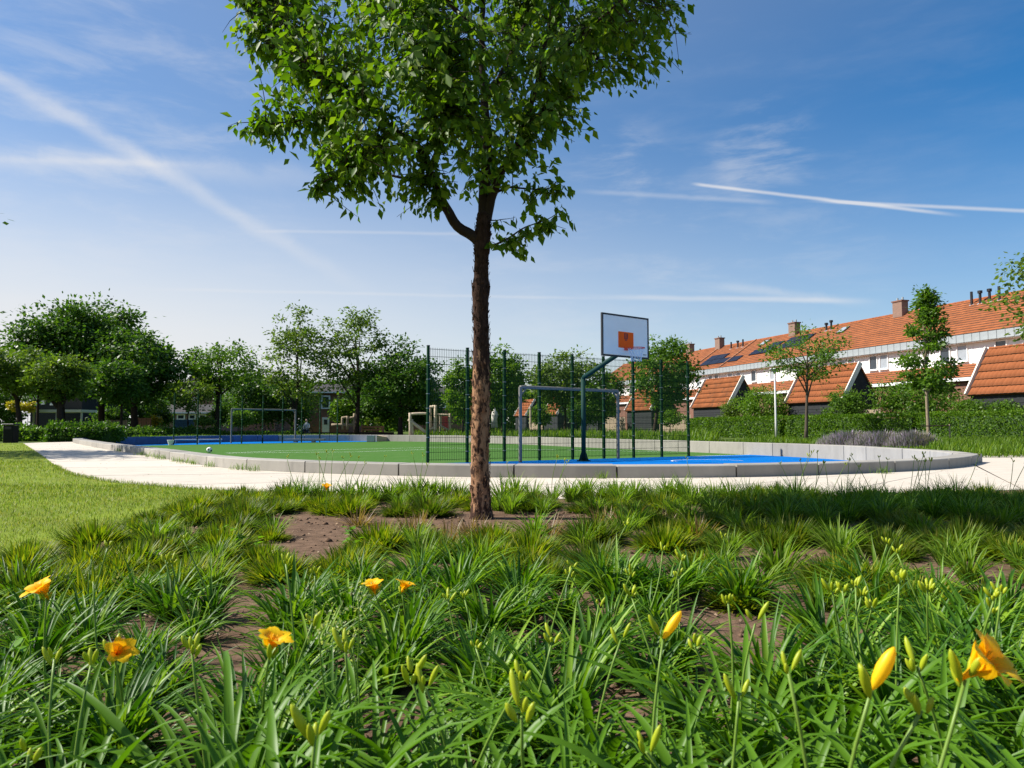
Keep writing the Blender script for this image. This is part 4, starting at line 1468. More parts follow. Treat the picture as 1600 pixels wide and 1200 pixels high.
far_house('brick_house', 'brick house half hidden behind the wooden climbing frame', 640, 722, 86, 618, 604, 'brick', 'slate', [(687, 696, 624, 637), (660, 668, 624, 637)])
t = thing('blue_hoarding', 'blue painted site hoarding below the far brick house windows', 'hoarding', (gx(288, 60), 60, 0))
for k in range(4):
    bevel(MB().box((gx(276 + k * 8, 60), 60, 0.85), (0.41, 0.05, 1.0)).build('panel', M['bluepaint'], t, t.location), 0.01)
t = board_fence((gx(214, 57), 57, 0), (gx(237, 57), 57, 0), 'dark upright board fence under the dark maples', h=1.45, w=0.16, mat='woodred')
board_fence((gx(166, 58), 58, 0), (gx(200, 58), 58, 0), 'grey garden fence under the dark maples, left of the stout trunk', h=1.3, w=0.16, mat='wood')
t = thing('white_awning', 'white sun awning half hidden behind the maple trunks', 'awning', (gx(199, 61), 61, 0))
zt_ = zat(0, 649, 61)
MB().prism([(gx(190, 61), 61, zt_ - .3), (gx(210, 61), 61, zt_ - .3), (gx(207, 61), 62.0, zt_ - .05), (gx(193, 61), 62.0, zt_ - .05)], (0, 0, 0), (0, 0, 0.05)).build('cloth', M['white'], t, t.location)
for px in (191, 209):
    MB().tube([(gx(px, 61), 61.05, 0), (gx(px, 61), 61.05, zt_ - .3)], 0.04, 6).build('post', M['lampgrey'], t, t.location)

# sand pit kerb and playground timber
t = thing('sandpit_edge', 'long dark timber edge of the sand pit behind the court', 'timber edging', (gx(550, 58), 58, 0))
for a, b in ((410, 475), (475, 545), (545, 616)):
    MB().box(((gx(a, 58) + gx(b, 58)) / 2, 58, 0.16), (gx(b, 58) - gx(a, 58) - 0.03, 0.22, 0.36)).build('beam', M['bark_dark'], t, t.location)


def logs(name, label, cat, base, parts):
    t_ = thing(name, label, cat, base)
    for nm, a, b, r_, mt in parts:
        pa_ = branch_path(a, b, 4, 0.02)
        MB().tube(pa_, [r_, r_ * 0.95, r_ * 1.02, r_ * 0.95, r_ * 0.9], 8).build(nm, M[mt], t_, base, smooth=True)
    return t_


Yp = 51.0
P_ = lambda px, py, dy=0.0: pt(px, py, Yp + dy)
logs('climbing_frame', 'peeled log climbing frame with a slanting balance log, left of the tall fence', 'climbing frame', P_(640, 681), [
    ('post', P_(641, 681), P_(640.5, 645), 0.11, 'debark'), ('post', P_(645, 681), P_(644, 655), 0.08, 'debark'),
    ('beam', P_(640, 647), P_(672, 646.5), 0.09, 'debark'), ('slanting_log', P_(638, 655), P_(668, 678), 0.11, 'debark'),
    ('post', P_(671, 681, .4), P_(672, 634, .4), 0.10, 'debark'), ('post', P_(679, 681), P_(680.5, 633), 0.13, 'debark'),
    ('beam', P_(672, 636, .2), P_(680, 635), 0.11, 'debark'), ('post', P_(688, 681, .5), P_(688, 648, .5), 0.09, 'debark'),
    ('beam', P_(681, 648, .3), P_(703, 648.5, .3), 0.08, 'debark'), ('post', P_(703, 681), P_(703, 646), 0.08, 'debark'),
    ('slanting_log', P_(686, 664), P_(708, 676), 0.07, 'wood'), ('slanting_log', P_(673, 671), P_(680, 666), 0.06, 'debark')])
t = thing('red_play_panel', 'dark red play panel behind the peeled log climbing frame', 'play panel', (gx(696, 54), 54, 0))
for k, (px, w_, h_) in enumerate(((690, .28, 1.15), (697, .3, 1.15), (703, .2, .8))):
    bevel(MB().box((gx(px, 54), 54, 0.35 + h_ / 2), (w_, 0.06, h_)).build('panel', M['redpaint'], t, t.location), 0.01)
Yp = 58.8
logs('log_shelter', 'small log play shelter behind the sand pit edge', 'climbing frame', P_(545, 671), [
    ('post', P_(535, 671), P_(535, 652), 0.10, 'wood'), ('post', P_(543, 671), P_(543, 650), 0.13, 'wood'), ('post', P_(554, 671), P_(554, 646), 0.12, 'wood'),
    ('beam', P_(534, 653), P_(543, 652), 0.10, 'wood'), ('beam', P_(543, 654), P_(554, 652), 0.10, 'wood'), ('beam', P_(518, 664), P_(552, 664), 0.11, 'wood')])
t = thing('picnic_planter', 'low brown timber planter bench with two potted plants, behind the sand pit edge', 'planter', (gx(583, 59.5), 59.5, 0))
for z_ in (0.28, 0.52, 0.74):
    MB().box((gx(583, 59.5), 59.5, z_), (1.75, 0.5, 0.16)).build('plank', M['woodred'], t, t.location)
for px in (567, 599):
    MB().box((gx(px, 59.5), 59.5, 0.42), (0.10, 0.6, 0.84)).build('leg', M['woodred'], t, t.location)
for px in (575, 591):
    bgtree('shrub', 'small pale leaved plant in the timber planter, %s one' % ('left' if px < 580 else 'right'), px, 59.5, 651, px - 5, px + 5, 665, leaf='leaf_light', n=160, size=.14, seed=px, trunk_r=.02, cat='plant', clusters=12, limbs=2)
t = thing('pale_totem', 'cream coloured carved wooden figure post right of the main trunk', 'wooden post', (gx(773, 58), 58, 0))
MB().tube([pt(773, 668, 58), pt(772, 655, 58), pt(773.5, 648, 58), pt(772.5, 643, 58), pt(772.5, 637, 58)], [.28, .22, .27, .18, .05], 8).build('post', M['cream'], t, t.location, smooth=True)
t = thing('white_post', 'thin pale wooden post behind the near goal', 'post', (gx(829, 62), 62, 0))
MB().tube([pt(829, 668, 62), pt(829, 635, 62)], 0.10, 8).build('post', M['debark'], t, t.location)


def bicycle(px, Y, label, rz, frame='black'):
    t_ = thing('bicycle', label, 'bicycle', (gx(px, Y), Y, 0), rz, 'bicycles parked by the sand pit')
    for x in (-0.52, 0.52):
        wpts = [(x + 0.33 * math.cos(a), 0, 0.34 + 0.33 * math.sin(a)) for a in np.linspace(0, 2 * PI, 19)]
        w_ = MB().tube(wpts, 0.022, 6, cap=False).build('wheel', M['rubber'], t_)
        sp_ = MB()
        for a in np.linspace(0, PI, 7)[:-1]:
            sp_.beam((x - .31 * math.cos(a), 0, .34 - .31 * math.sin(a)), (x + .31 * math.cos(a), 0, .34 + .31 * math.sin(a)), .006, .006, (0, 1, 0))
        sp_.build('spokes', M['clip'], w_)
    f = MB()
    for a, b in [((-.52, .34), (-.12, .32)), ((-.52, .34), (-.2, .82)), ((-.12, .32), (-.24, .95)), ((-.12, .32), (.36, .82)), ((-.2, .80), (.34, .86)), ((.33, .95), (.52, .34))]:
        f.tube([(a[0], 0, a[1]), (b[0], 0, b[1])], 0.02, 6)
    f.build('frame', M[frame], t_)
    MB().tube([(.22, -.28, 1.05), (.32, -.1, 1.06), (.32, .1, 1.06), (.22, .28, 1.05)], 0.016, 6).build('handlebar', M['clip'], t_)
    MB().box((-.26, 0, .98), (.26, .14, .06)).build('saddle', M['rubber'], t_)
    return t_


bicycle(406, 57.0, 'bicycle leaning with a pale child seat, leftmost behind the far goal', 0.3)
bicycle(428, 57.2, 'bicycle with a thin frame behind the middle of the far goal', 0.5)
bicycle(472, 57.2, 'bicycle next to the seated person', 0.2, 'zinc')


def person(px, Y, label, seated, top='shirt', z0=0.0, face=-PI / 2):
    t_ = thing('person', label, 'person', (gx(px, Y), Y, z0), face + PI / 2)
    if seated:
        J = [(0, 0, .48), (0, .02, .72), (0, .0, .98), (0, -.03, 1.08), (0, -.05, 1.2),
             (.1, -.05, .47), (.13, -.42, .50), (.14, -.45, .08), (-.1, -.05, .47), (-.14, -.40, .50), (-.15, -.43, .08),
             (.19, 0, .95), (.24, -.1, .70), (.15, -.32, .60), (-.19, 0, .95), (-.25, -.1, .70), (-.15, -.32, .60)]
    else:
        J = [(0, 0, .92), (0, .0, 1.15), (0, .0, 1.40), (0, -.01, 1.50), (0, -.02, 1.64),
             (.09, 0, .88), (.11, -.05, .48), (.11, .02, .06), (-.09, 0, .88), (-.12, .05, .48), (-.13, .12, .06),
             (.19, 0, 1.37), (.23, .02, 1.10), (.2, -.1, .86), (-.19, 0, 1.37), (-.24, .02, 1.10), (-.2, -.1, .86)]
    E = [(0, 1), (1, 2), (2, 3), (3, 4), (0, 5), (5, 6), (6, 7), (0, 8), (8, 9), (9, 10), (2, 11), (11, 12), (12, 13), (2, 14), (14, 15), (15, 16)]
    rad = [.14, .13, .14, .055, .09, .09, .065, .045, .09, .065, .045, .06, .045, .03, .06, .045, .03]
    me = bpy.data.meshes.new('body')
    me.from_pydata(J, E, [])
    for m_ in (M[top], M['denim'], M['skin']):
        me.materials.append(m_)
    o = mesh_obj('body', me, t_)
    sk = o.modifiers.new('skin', 'SKIN')
    for i, r_ in enumerate(rad):
        me.skin_vertices[0].data[i].radius = (r_, r_ * 0.85)
    me.skin_vertices[0].data[0].use_root = True
    o.modifiers.new('sub', 'SUBSURF').levels = 2
    o.modifiers['sub'].render_levels = 2
    hz_ = J[4]
    hd = MB()
    for nm, mt, c, r_ in (('head', 'skin', (0, hz_[1] - .01, hz_[2] + .04), .105), ('hair', 'hair', (0, hz_[1] + .03, hz_[2] + .09), .105)):
        k = MB()
        k.tube([(c[0], c[1], c[2] + r_ * 1.15 * math.sin(a)) for a in np.linspace(-PI / 2, PI / 2, 8)], [max(.004, r_ * math.cos(a)) for a in np.linspace(-PI / 2, PI / 2, 8)], 12)
        k.build(nm, M[mt], t_, smooth=True)
    lg = MB()
    for s_ in (5, 8):
        lg.tube([J[s_], J[s_ + 1], J[s_ + 2]], [.105, .08, .06], 8)
    lg.build('trousers', M['denim'], t_, smooth=True)
    for s_ in (7, 10):
        MB().box((J[s_][0], J[s_][1] - .06, .04), (.09, .26, .08)).build('shoe', M['rubber'], t_)
    return t_


person(480, 57.6, 'person in a white shirt and dark trousers sitting by the sand pit', True)
t = thing('pit_stool', 'low timber stool under the seated person', 'stool', (gx(480, 57.6), 57.66, 0))
bevel(MB().box((gx(480, 57.6), 57.70, 0.19), (0.42, 0.36, 0.38)).build('block', M['wood'], t, t.location), 0.02)

# litter bin
b_ = at(16.5, 692.5, 0)
t = thing('litter_bin', 'dark square litter bin at the left edge of the path', 'litter bin', b_)
bevel(MB().box((b_.x, b_.y, 0.42), (0.46, 0.42, 0.80)).build('body', M['bin'], t, b_), 0.02)
bevel(MB().box((b_.x, b_.y, 0.86), (0.52, 0.48, 0.07)).build('lid', M['black'], t, b_), 0.015)
MB().box((b_.x, b_.y - 0.215, 0.70), (0.30, 0.02, 0.12)).build('slot', M['black'], t, b_)

# lamp post
b_ = at(1213, 686.3, 0)
top_z = pt(1211, 577, b_.y).z
t = thing('lamp_post', 'pale slim lamp post beside the sparse young tree', 'lamp post', b_)
MB().tube([b_, (b_.x, b_.y, 1.0), (b_.x - 0.02, b_.y, top_z - 0.25)], [0.075, 0.07, 0.045], 10).build('pole', M['lampgrey'], t, b_, smooth=True)
MB().tube([(b_.x - .02, b_.y, top_z - .25), (b_.x - .02, b_.y, top_z - .18), (b_.x - .02, b_.y, top_z)], [0.06, 0.10, 0.27], 14).build('lamp_bowl', M['blind'], t, b_, smooth=True)
MB().tube([(b_.x - .02, b_.y, top_z + .005), (b_.x - .02, b_.y, top_z + .05)], [0.33, 0.28], 14).build('lamp_cap', M['lampgrey'], t, b_)
# low rail tied to the cone tree
tb = Vector((gx(1450, 28.9), 28.9, 0))
t = thing('tree_tie_rail', 'thin dark tie rail beside the pale trunk of the cone shaped tree', 'rail', tb)
MB().tube([tb + Vector((-.4, -.2, .78)), tb + Vector((.75, -.2, .8))], 0.025, 6).build('rail', M['bark_dark'], t, tb)
MB().tube([tb + Vector((.7, -.2, 0)), tb + Vector((.7, -.2, .86))], 0.03, 6).build('stake', M['wood'], t, tb)


# ------------------------------------------------------------------ ball court equipment
def mesh_fence(A, B, nbay, H, label, wires=20, rows=15, thin=1.0, post=0.06):
    A, B = Vector(A), Vector(B)
    L = (B - A).xy.length
    ang = math.atan2(B.y - A.y, B.x - A.x)
    f = thing('mesh_fence', label, 'fence', A, ang)
    bw = L / nbay
    pm = MB().box((0, 0, H / 2 + 0.02), (post, post * 1.3, H + 0.04)).mesh('post', M['darkgreen'])
    cm = MB().box((0, 0, 0), (post + 0.012, post * 1.3 + 0.014, 0.018)).mesh('clip', M['clip'])
    for k in range(nbay + 1):
        p = mesh_obj('post', pm, f, (k * bw, 0, 0))
        MB().box((k * bw, 0, H + 0.05), (post + .01, post * 1.3 + .01, 0.02)).build('post_cap', M['black'], f)
        for r_ in range(1, rows, 2):
            mesh_obj('clip', cm, p, (0, 0, 0.12 + r_ * (H - 0.2) / rows))
    wm = MB()
    for k in range(wires):
        x = post * 0.6 + (k + 0.5) * (bw - post * 1.2) / wires
        wm.beam((x, 0, 0.06), (x, 0, H), 0.0055 * thin, 0.0055 * thin)
    vm = wm.mesh('upright_wires', M['darkgreen'])
    hm = MB()
    for r_ in range(rows + 1):
        z = 0.10 + r_ * (H - 0.14) / rows
        for yy in (-0.008, 0.008):
            hm.beam((0.02, yy, z), (bw - 0.02, yy, z), 0.008 * thin, 0.008 * thin)
    hme = hm.mesh('cross_wires', M['darkgreen'])
    for k in range(nbay):
        u = mesh_obj('upright_wires', vm, f, (k * bw, 0, 0))
        c = mesh_obj('cross_wires', hme, f, (k * bw, 0, 0))
        u['kind'] = c['kind'] = 'stuff'
    return f


mesh_fence(fA, fB, 8, 3.18, 'tall dark green mesh ball fence behind the main trunk', wires=21, rows=15, thin=1.25)
mesh_fence(gA, gB, 8, 2.85, 'far dark green mesh ball fence in front of the blue strip', wires=14, rows=10, thin=0.35, post=0.055)


def goal(pxl, pyl, pxr, pyr, H, label, r_=0.06):
    a, b = at(pxl, pyl, FLOOR), at(pxr, pyr, FLOOR)
    g_ = thing('ball_goal', label, 'goal', (a + b) / 2, 0, 'steel ball goals')
    o = (a + b) / 2
    for p in (a, b):
        MB().tube([p, p + Vector((0, 0, H))], r_, 10).build('goal_post', M['goalgrey'], g_, o, smooth=False)
    MB().tube([a + Vector((0, 0, H)), b + Vector((0, 0, H))], r_, 10).build('crossbar', M['goalgrey'], g_, o)
    d = (b - a).normalized()
    bk = Vector((-d.y, d.x, 0))
    for p, s_ in ((a, 1), (b, -1)):
        MB().tube([p + Vector((0, 0, H - .25)), p + d * s_ * .25 + Vector((0, 0, H))], r_ * .5, 6).build('brace', M['goalgrey'], g_, o)
    return g_


goal(813, 722.6, 966, 716.8, 2.13, 'near grey steel goal seen through the tall mesh fence', 0.05)
goal(361, 692.6, 461, 691.0, 2.10, 'far grey steel goal on the left, in front of dark shrubs', 0.05)

# basketball stand
pb = at(912, 721, FLOOR)
Cb = Vector((3.1, 20.0, 0))
nb_ = Vector((0.62, -0.785, 0)).normalized()
bx = Vector((0.785, 0.62, 0)).normalized()
zlo, zhi = 2.66, 3.77
zc_ = (zlo + zhi) / 2
bs = thing('basketball_stand', 'basketball stand with white backboard on a dark teal cranked pole', 'basketball hoop', pb)
elbow_z = pt(912, 590, pb.y).z
joint = Vector((Cb.x, Cb.y, zlo + 0.12)) - bx * 0.05 - nb_ * 0.14
MB().tube([pb, (pb.x, pb.y, elbow_z)], 0.068, 14).build('pole', M['polegreen'], bs, pb, smooth=True)
el = Vector((pb.x, pb.y, elbow_z))
MB().tube([el - Vector((0, 0, 0.06)), el + (joint - el) * 0.02, joint], 0.066, 14).build('arm', M['polegreen'], bs, pb, smooth=True)
MB().tube([pb + Vector((0, 0, 0.005)), pb + Vector((0, 0, 0.035))], 0.2, 14).build('base_plate', M['polegreen'], bs, pb)
for a in (0, PI / 2, PI, 3 * PI / 2):
    d = Vector((math.cos(a + .6), math.sin(a + .6), 0))
    MB().prism([pb + d * .08 + Vector((0, 0, .03)), pb + d * .19 + Vector((0, 0, .03)), pb + d * .08 + Vector((0, 0, .3))], (0, 0, 0), Vector((-d.y, d.x, 0)) * .012).build('gusset', M['polegreen'], bs, pb)
Mb = Matrix((bx, Vector((0, 0, 1)), nb_)).transposed()


def bp(u, v, w):
    return Vector((Cb.x, Cb.y, zc_)) + bx * u + Vector((0, 0, v)) + nb_ * w


bw, bh = 1.8, zhi - zlo
board = MB().box(bp(0, 0, 0), (bw - .02, bh - .02, 0.03), Mb).build('backboard', M['board'], bs, pb)
fr = MB()
ft = 0.045
for u in (-bw / 2, bw / 2):
    fr.box(bp(u, 0, 0), (ft, bh + ft, 0.055), Mb)
for v in (-bh / 2, bh / 2):
    fr.box(bp(0, v, 0), (bw - ft, ft, 0.055), Mb)
fr.build('board_frame', M['black'], board, pb)
MB().box(bp(0, -0.10, 0.0175), (0.60, 0.44, 0.004), Mb).build('target_square', M['orange'], board, pb)
lg = MB()
for u, v, du, dv in [(0, .03, .14, .018), (0, -.10, .14, .018), (-.061, -.035, .018, .11), (.061, -.035, .018, .11), (0, -.005, .085, .014), (0, -.035, .085, .014), (0, -.065, .085, .014), (0, -.135, .10, .014), (.0, -.155, .06, .01)]:
    lg.box(bp(u, v + .04, 0.022), (du, dv, 0.003), Mb)
lg.build('board_emblem', M['denim'], board, pb)
sm = MB()
for k in range(5):
    sm.box(bp(0.70 + k * .03, -.46, 0.017), (.018, .03, .003), Mb)
sm.build('board_marking', M['goalgrey'], board, pb)
rz_ = pt(994, 543.5, 19.65).z
rc_ = Vector((Cb.x, Cb.y, rz_)) + nb_ * (0.16 + 0.225)
rim_pts = [rc_ + Vector((math.cos(a), math.sin(a), 0)) * 0.225 for a in np.linspace(0, 2 * PI, 29)]
ring = MB().tube(rim_pts, 0.014, 6, cap=False).build('ring', M['rimred'], bs, pb, smooth=True)
br = MB()
br.box(Vector((Cb.x, Cb.y, rz_)) + nb_ * .03, (0.13, 0.07, 0.03), Mb)
for s_ in (-1, 1):
    br.beam(Vector((Cb.x, Cb.y, rz_ - .02)) + nb_ * .03 + bx * .07 * s_, rc_ - nb_ * .2 + bx * .1 * s_, .02, .02)
br.build('bracket', M['rimred'], ring, pb)
net = MB()
for k in range(12):
    for sg in (1, -1):
        p_ = []
        for j in range(5):
            t_ = j / 4
            a = 2 * PI * k / 12 + sg * t_ * 0.8
            rr_ = 0.22 - 0.10 * math.sin(t_ * PI / 2) + 0.02 * t_
            p_.append(rc_ + Vector((math.cos(a) * rr_, math.sin(a) * rr_, -0.36 * t_)))
        net.tube(p_, 0.0045, 4)
net.build('net', M['chain'], ring, pb)['kind'] = 'stuff'

# ball, bucket and low bar in the court
b_ = at(327, 707.5, FLOOR)
t = thing('football', 'scuffed white and grey football on the green turf', 'ball', (b_.x, b_.y, FLOOR + 0.11))
ico = MB()
ico.tube([(0, 0, .11 * math.sin(a)) for a in np.linspace(-PI / 2, PI / 2, 9)], [max(.003, .11 * math.cos(a)) for a in np.linspace(-PI / 2, PI / 2, 9)], 14)
ico.build('ball_skin', M['line'], t, smooth=True)
pk = MB()
for d in [(0, -1, .3), (.8, -.4, -.2), (-.8, -.4, -.2), (0, .6, .8), (.5, .2, .8), (-.6, .2, -.7)]:
    v = Vector(d).normalized()
    q = v.to_track_quat('Z', 'Y')
    ring_ = [q @ Vector((math.cos(a) * .04, math.sin(a) * .04, 0)) + v * .1055 for a in np.linspace(0, 2 * PI, 6)[:-1]]
    pk.prism(ring_, (0, 0, 0), v * .006)
pk.build('ball_patches', M['black'], t)
b_ = at(266.5, 695.6, FLOOR)
t = thing('white_bucket', 'small white bucket beside the first post of the far fence', 'bucket', b_)
MB().tube([b_, b_ + Vector((0, 0, .26))], [.10, .17], 12).build('bucket_body', M['white'], t, b_)
MB().tube([b_ + Vector((0, 0, .26)), b_ + Vector((0, 0, .285))], [.18, .18], 12).build('bucket_rim', M['line'], t, b_)
a_, c_ = pt(272, 687.2, 44.0), pt(347, 686.6, 46.2)
t = thing('low_rail', 'thin pale rail low in front of the shaded blue court wall', 'rail', Vector((a_.x, a_.y, FLOOR)))
MB().tube([a_, c_], 0.035, 8).build('rail', M['lampgrey'], t, t.location)
for k in (0.03, .5, .97):
    p = a_.lerp(c_, k)
    MB().tube([(p.x, p.y, FLOOR), p], 0.03, 6).build('rail_post', M['lampgrey'], t, t.location)

# ------------------------------------------------------------------ the main tree
TB = at(752, 811, 0)
TY = TB.y
mt_ = thing('park_tree', 'tall tree with flaking red brown trunk in the middle of the planting bed', 'tree', TB)
trunk_px = [(752, 815, 23), (752, 806, 19.5), (751, 794, 17.2), (751, 770, 16), (750, 735, 15.4), (750, 700, 15.2), (751, 660, 15), (752, 610, 14.8), (752, 560, 14.2), (752, 520, 13.3),
            (751, 490, 12.8), (751, 470, 13.6), (751, 456, 15.6), (751, 446, 14.6), (752, 430, 12.4), (752, 405, 12.0), (753, 385, 13.6), (754, 370, 14.6), (755, 356, 12.6), (757, 330, 11.6)]
ppm = lambda px: px / FPX * TY
tpts = [pt(x, y, TY) for x, y, r_ in trunk_px]
trad = [ppm(r_) * 0.93 for x, y, r_ in trunk_px]
dense, drad = [], []
for i in range(len(tpts) - 1):
    k = max(2, int((tpts[i + 1] - tpts[i]).length / 0.02))
    for j in range(k):
        dense.append(tpts[i].lerp(tpts[i + 1], j / k))
        t_ = j / k
        t_ = t_ * t_ * (3 - 2 * t_)
        drad.append(trad[i] * (1 - t_) + trad[i + 1] * t_)
mb = MB().tube(dense, drad, 40)
nv = []
for i, v in enumerate(mb.v):
    c = dense[min(i // 40, len(dense) - 1)]
    v = Vector(v)
    d = v - c
    n1 = mnoise.noise(Vector((v.x * 22, v.y * 22, v.z * 7)))
    n2 = mnoise.noise(Vector((v.x * 60, v.y * 60, v.z * 22)))
    n3 = abs(mnoise.noise(Vector((v.x * 38 + 5, v.y * 38, v.z * 9))))
    nv.append(tuple(c + d * (1 + 0.06 * n1 + 0.03 * n2 - 0.16 * max(0, 0.25 - n3))))
mb.v = nv
mb.build('trunk', M['bark_flaky'], mt_, TB, smooth=True)
rngb = np.random.default_rng(90)
fk = MB()
for k in range(520):
    i = int(rngb.integers(4, len(dense) - 2))
    a = rngb.uniform(0, 2 * PI)
    c, r_ = dense[i], drad[i]
    out = Vector((math.cos(a), math.sin(a), 0))
    tan = Vector((-math.sin(a), math.cos(a), 0))
    w_, h_ = rngb.uniform(.006, .018), rngb.uniform(.012, .05)
    p = c + out * (r_ * 1.0 + 0.002)
    lift = rngb.uniform(0.002, 0.012)
    tw = rngb.uniform(-.3, .3)
    up = Vector((0, 0, 1)) + tan * tw
    q = [p - tan * w_ / 2, p + tan * w_ / 2, p + up * h_ + tan * w_ * .35 + out * lift, p + up * h_ - tan * w_ * .35 + out * lift]
    e = out * 0.003
    fk.add(q + [v + e for v in q], [(0, 1, 2, 3), (7, 6, 5, 4), (0, 4, 5, 1), (1, 5, 6, 2), (2, 6, 7, 3), (3, 7, 4, 0)])
fo = fk.build('bark_flakes', M['bark_flaky'], mt_, TB)
fo['kind'] = 'stuff'

limb_px = [
    ([(748, 376, 0), (710, 346, -.1), (687, 305, -.2), (672, 265, -.25), (655, 232, -.3), (620, 205, -.35), (570, 170, -.4), (500, 120, -.45), (430, 60, -.4)], 9.5),
    ([(757, 340, 0), (759, 290, .02), (761, 230, .05), (757, 160, .1), (752, 80, .12), (755, -20, .15), (760, -140, .1), (765, -300, .1)], 11),
    ([(760, 345, 0), (770, 305, -.05), (787, 260, -.1), (803, 235, -.1), (816, 200, -.1), (830, 165, -.15), (846, 100, -.2), (862, 20, -.2), (885, -80, -.2), (905, -200, -.15)], 8),
    ([(672, 262, -.25), (690, 210, -.4), (690, 150, -.55), (680, 70, -.7), (660, -30, -.8)], 5),
    ([(687, 300, -.2), (660, 277, -.05), (625, 277, .1), (560, 262, .3), (500, 240, .4)], 4),
    ([(761, 230, .05), (735, 170, .35), (700, 100, .7), (650, 20, .95), (610, -80, 1.1)], 6),
    ([(816, 200, -.1), (860, 160, .2), (900, 90, .45), (950, 30, .6), (1010, -40, .7)], 5),
    ([(846, 100, -.2), (900, 60, -.45), (950, 20, -.6), (1000, -30, -.7)], 4.5),
    ([(757, 160, .1), (790, 100, .5), (830, 10, .8), (860, -110, 1.0)], 5),
    ([(755, 60, .12), (700, 0, -.4), (640, -90, -.7), (560, -180, -.8)], 5),
    ([(762, 388, 0), (785, 378, -.1), (815, 358, -.15), (850, 345, -.2), (880, 330, -.2)], 2.2),
    ([(775, 300, -.05), (800, 292, -.1), (840, 296, -.1), (880, 290, -.1)], 2.5),
    ([(764, 344, 0), (785, 343, -.05), (805, 340, -.08)], 1.2),
    ([(570, 170, -.4), (520, 175, -.5), (460, 190, -.55), (400, 195, -.55)], 3),
    ([(500, 120, -.45), (450, 90, -.2), (400, 40, 0), (370, -20, 0.1)], 3),
    ([(620, 205, -.35), (580, 230, -.5), (530, 270, -.6), (490, 290, -.6)], 3),
]
limb_nodes = []
for pts_, r0 in limb_px:
    ps = [pt(x, y, TY + dy) for x, y, dy in pts_]
    sm_ = []
    for i in range(len(ps) - 1):
        p0_, p1_, p2_, p3_ = ps[max(i - 1, 0)], ps[i], ps[i + 1], ps[min(i + 2, len(ps) - 1)]
        for j in range(6):
            t_ = j / 6
            sm_.append(0.5 * ((2 * p1_) + (p2_ - p0_) * t_ + (2 * p0_ - 5 * p1_ + 4 * p2_ - p3_) * t_ * t_ + (3 * p1_ - p0_ - 3 * p2_ + p3_) * t_ ** 3))
    sm_.append(ps[-1])
    sm_ = [p + Vector((mnoise.noise(p * 9), mnoise.noise(p * 9 + Vector((7, 0, 0))), mnoise.noise(p * 9 + Vector((0, 5, 0))))) * 0.012 for p in sm_]
    n_ = len(sm_)
    MB().tube(sm_, [ppm(r0) * (1 - 0.82 * (i / (n_ - 1)) ** 0.8) for i in range(n_)], 10).build('limb', M['bark_dark'], mt_, TB, smooth=True)
    limb_nodes += sm_[2:]
LN = np.array([tuple(p) for p in limb_nodes])

# crown: lobes (pixel centre, depth offset, pixel radius), filled with twigs that carry drooping leaves
lobes = [(440, 40, 0, 88), (500, 110, -.5, 100), (455, 175, -.5, 68), (530, 250, -.5, 68), (590, 300, -.4, 52), (600, 180, -.9, 100), (660, 325, -.3, 26), (600, 60, -.9, 110), (560, 200, .4, 95),
         (690, 220, -.4, 85), (700, 110, -1.0, 110), (720, 20, .9, 130), (790, 120, -.7, 100), (800, 220, -.2, 72), (740, 255, .3, 65), (850, 110, .4, 95), (900, 60, -.3, 95), (880, 160, .1, 60),
         (960, 80, .2, 70), (1005, 105, .1, 48), (1030, 50, 0, 45), (960, 10, .5, 80), (1040, -30, .2, 55), (1058, 40, .1, 34), (1070, -10, .1, 40), (1045, 110, 0, 24), (372, 60, -.1, 30), (385, 190, -.5, 30), (915, 195, 0, 32), (855, 225, -.1, 42),
         (790, 372, -.1, 30), (835, 365, -.18, 30), (870, 345, -.2, 26), (868, 300, -.1, 32), (830, 312, -.1, 26), (812, 395, -.1, 22),
         (640, 290, -.25, 40), (400, -60, .2, 90), (520, -90, 0, 140), (650, -140, -.3, 150), (780, -180, 0, 170), (900, -120, 0, 140), (690, -300, 0, 150), (830, -330, 0, 140),
         (480, 20, .7, 90), (620, -20, 1.1, 120), (800, 10, 1.2, 120), (560, 100, .9, 100), (700, 150, .9, 95), (800, 180, .6, 60)]
rngm = np.random.default_rng(77)
tw_end, tw_lobe = [], []
for li, (x, y, dy, r_) in enumerate(lobes):
    c = pt(x, y, TY + dy)
    rad_ = ppm(r_)
    k = max(5, int(112 * (rad_ / 0.5) ** 2.1))
    d = rand_dirs(k, rngm)
    q = np.array(c) + d * (rad_ * rngm.uniform(0.1, 1, (k, 1)) ** 0.45)
    tw_end.append(q)
TE = np.concatenate(tw_end)
twigs = MB()
LP, LD = [], []
for e in TE:
    dist = np.linalg.norm(LN - e, axis=1)
    s = LN[int(np.argmin(dist + rngm.uniform(0, .25, len(dist))))]
    v = e - s
    ln = np.linalg.norm(v)
    f0 = max(0.0, 1 - 0.42 / max(ln, 1e-6))
    st = s + v * f0
    if ln < 1.6 and rngm.random() < 0.55:
        p = branch_path(Vector(s), Vector(e), 3, 0.10, random)
        twigs.tube(p, [0.0042, 0.0034, 0.0026, 0.0014], 4, cap=False)
    nl = int(rngm.integers(5, 9))
    dv = v / max(ln, 1e-6)
    sd = np.cross(dv, [0, 0, 1.0])
    sd = sd / max(np.linalg.norm(sd), 1e-6)
    for j in range(nl):
        t_ = (j + 0.5) / nl
        sgn = 1 if j % 2 else -1
        pos = st + (e - st) * t_ + rngm.normal(0, .015, 3)
        LP.append(pos)
        LD.append(dv * 0.35 + sd * sgn * rngm.uniform(.3, 1.0) + np.array([0, 0, -rngm.uniform(.25, 1.1)]) + rngm.normal(0, .25, 3))
LP, LD = np.array(LP), unit(np.array(LD))
nleaf = len(LP)
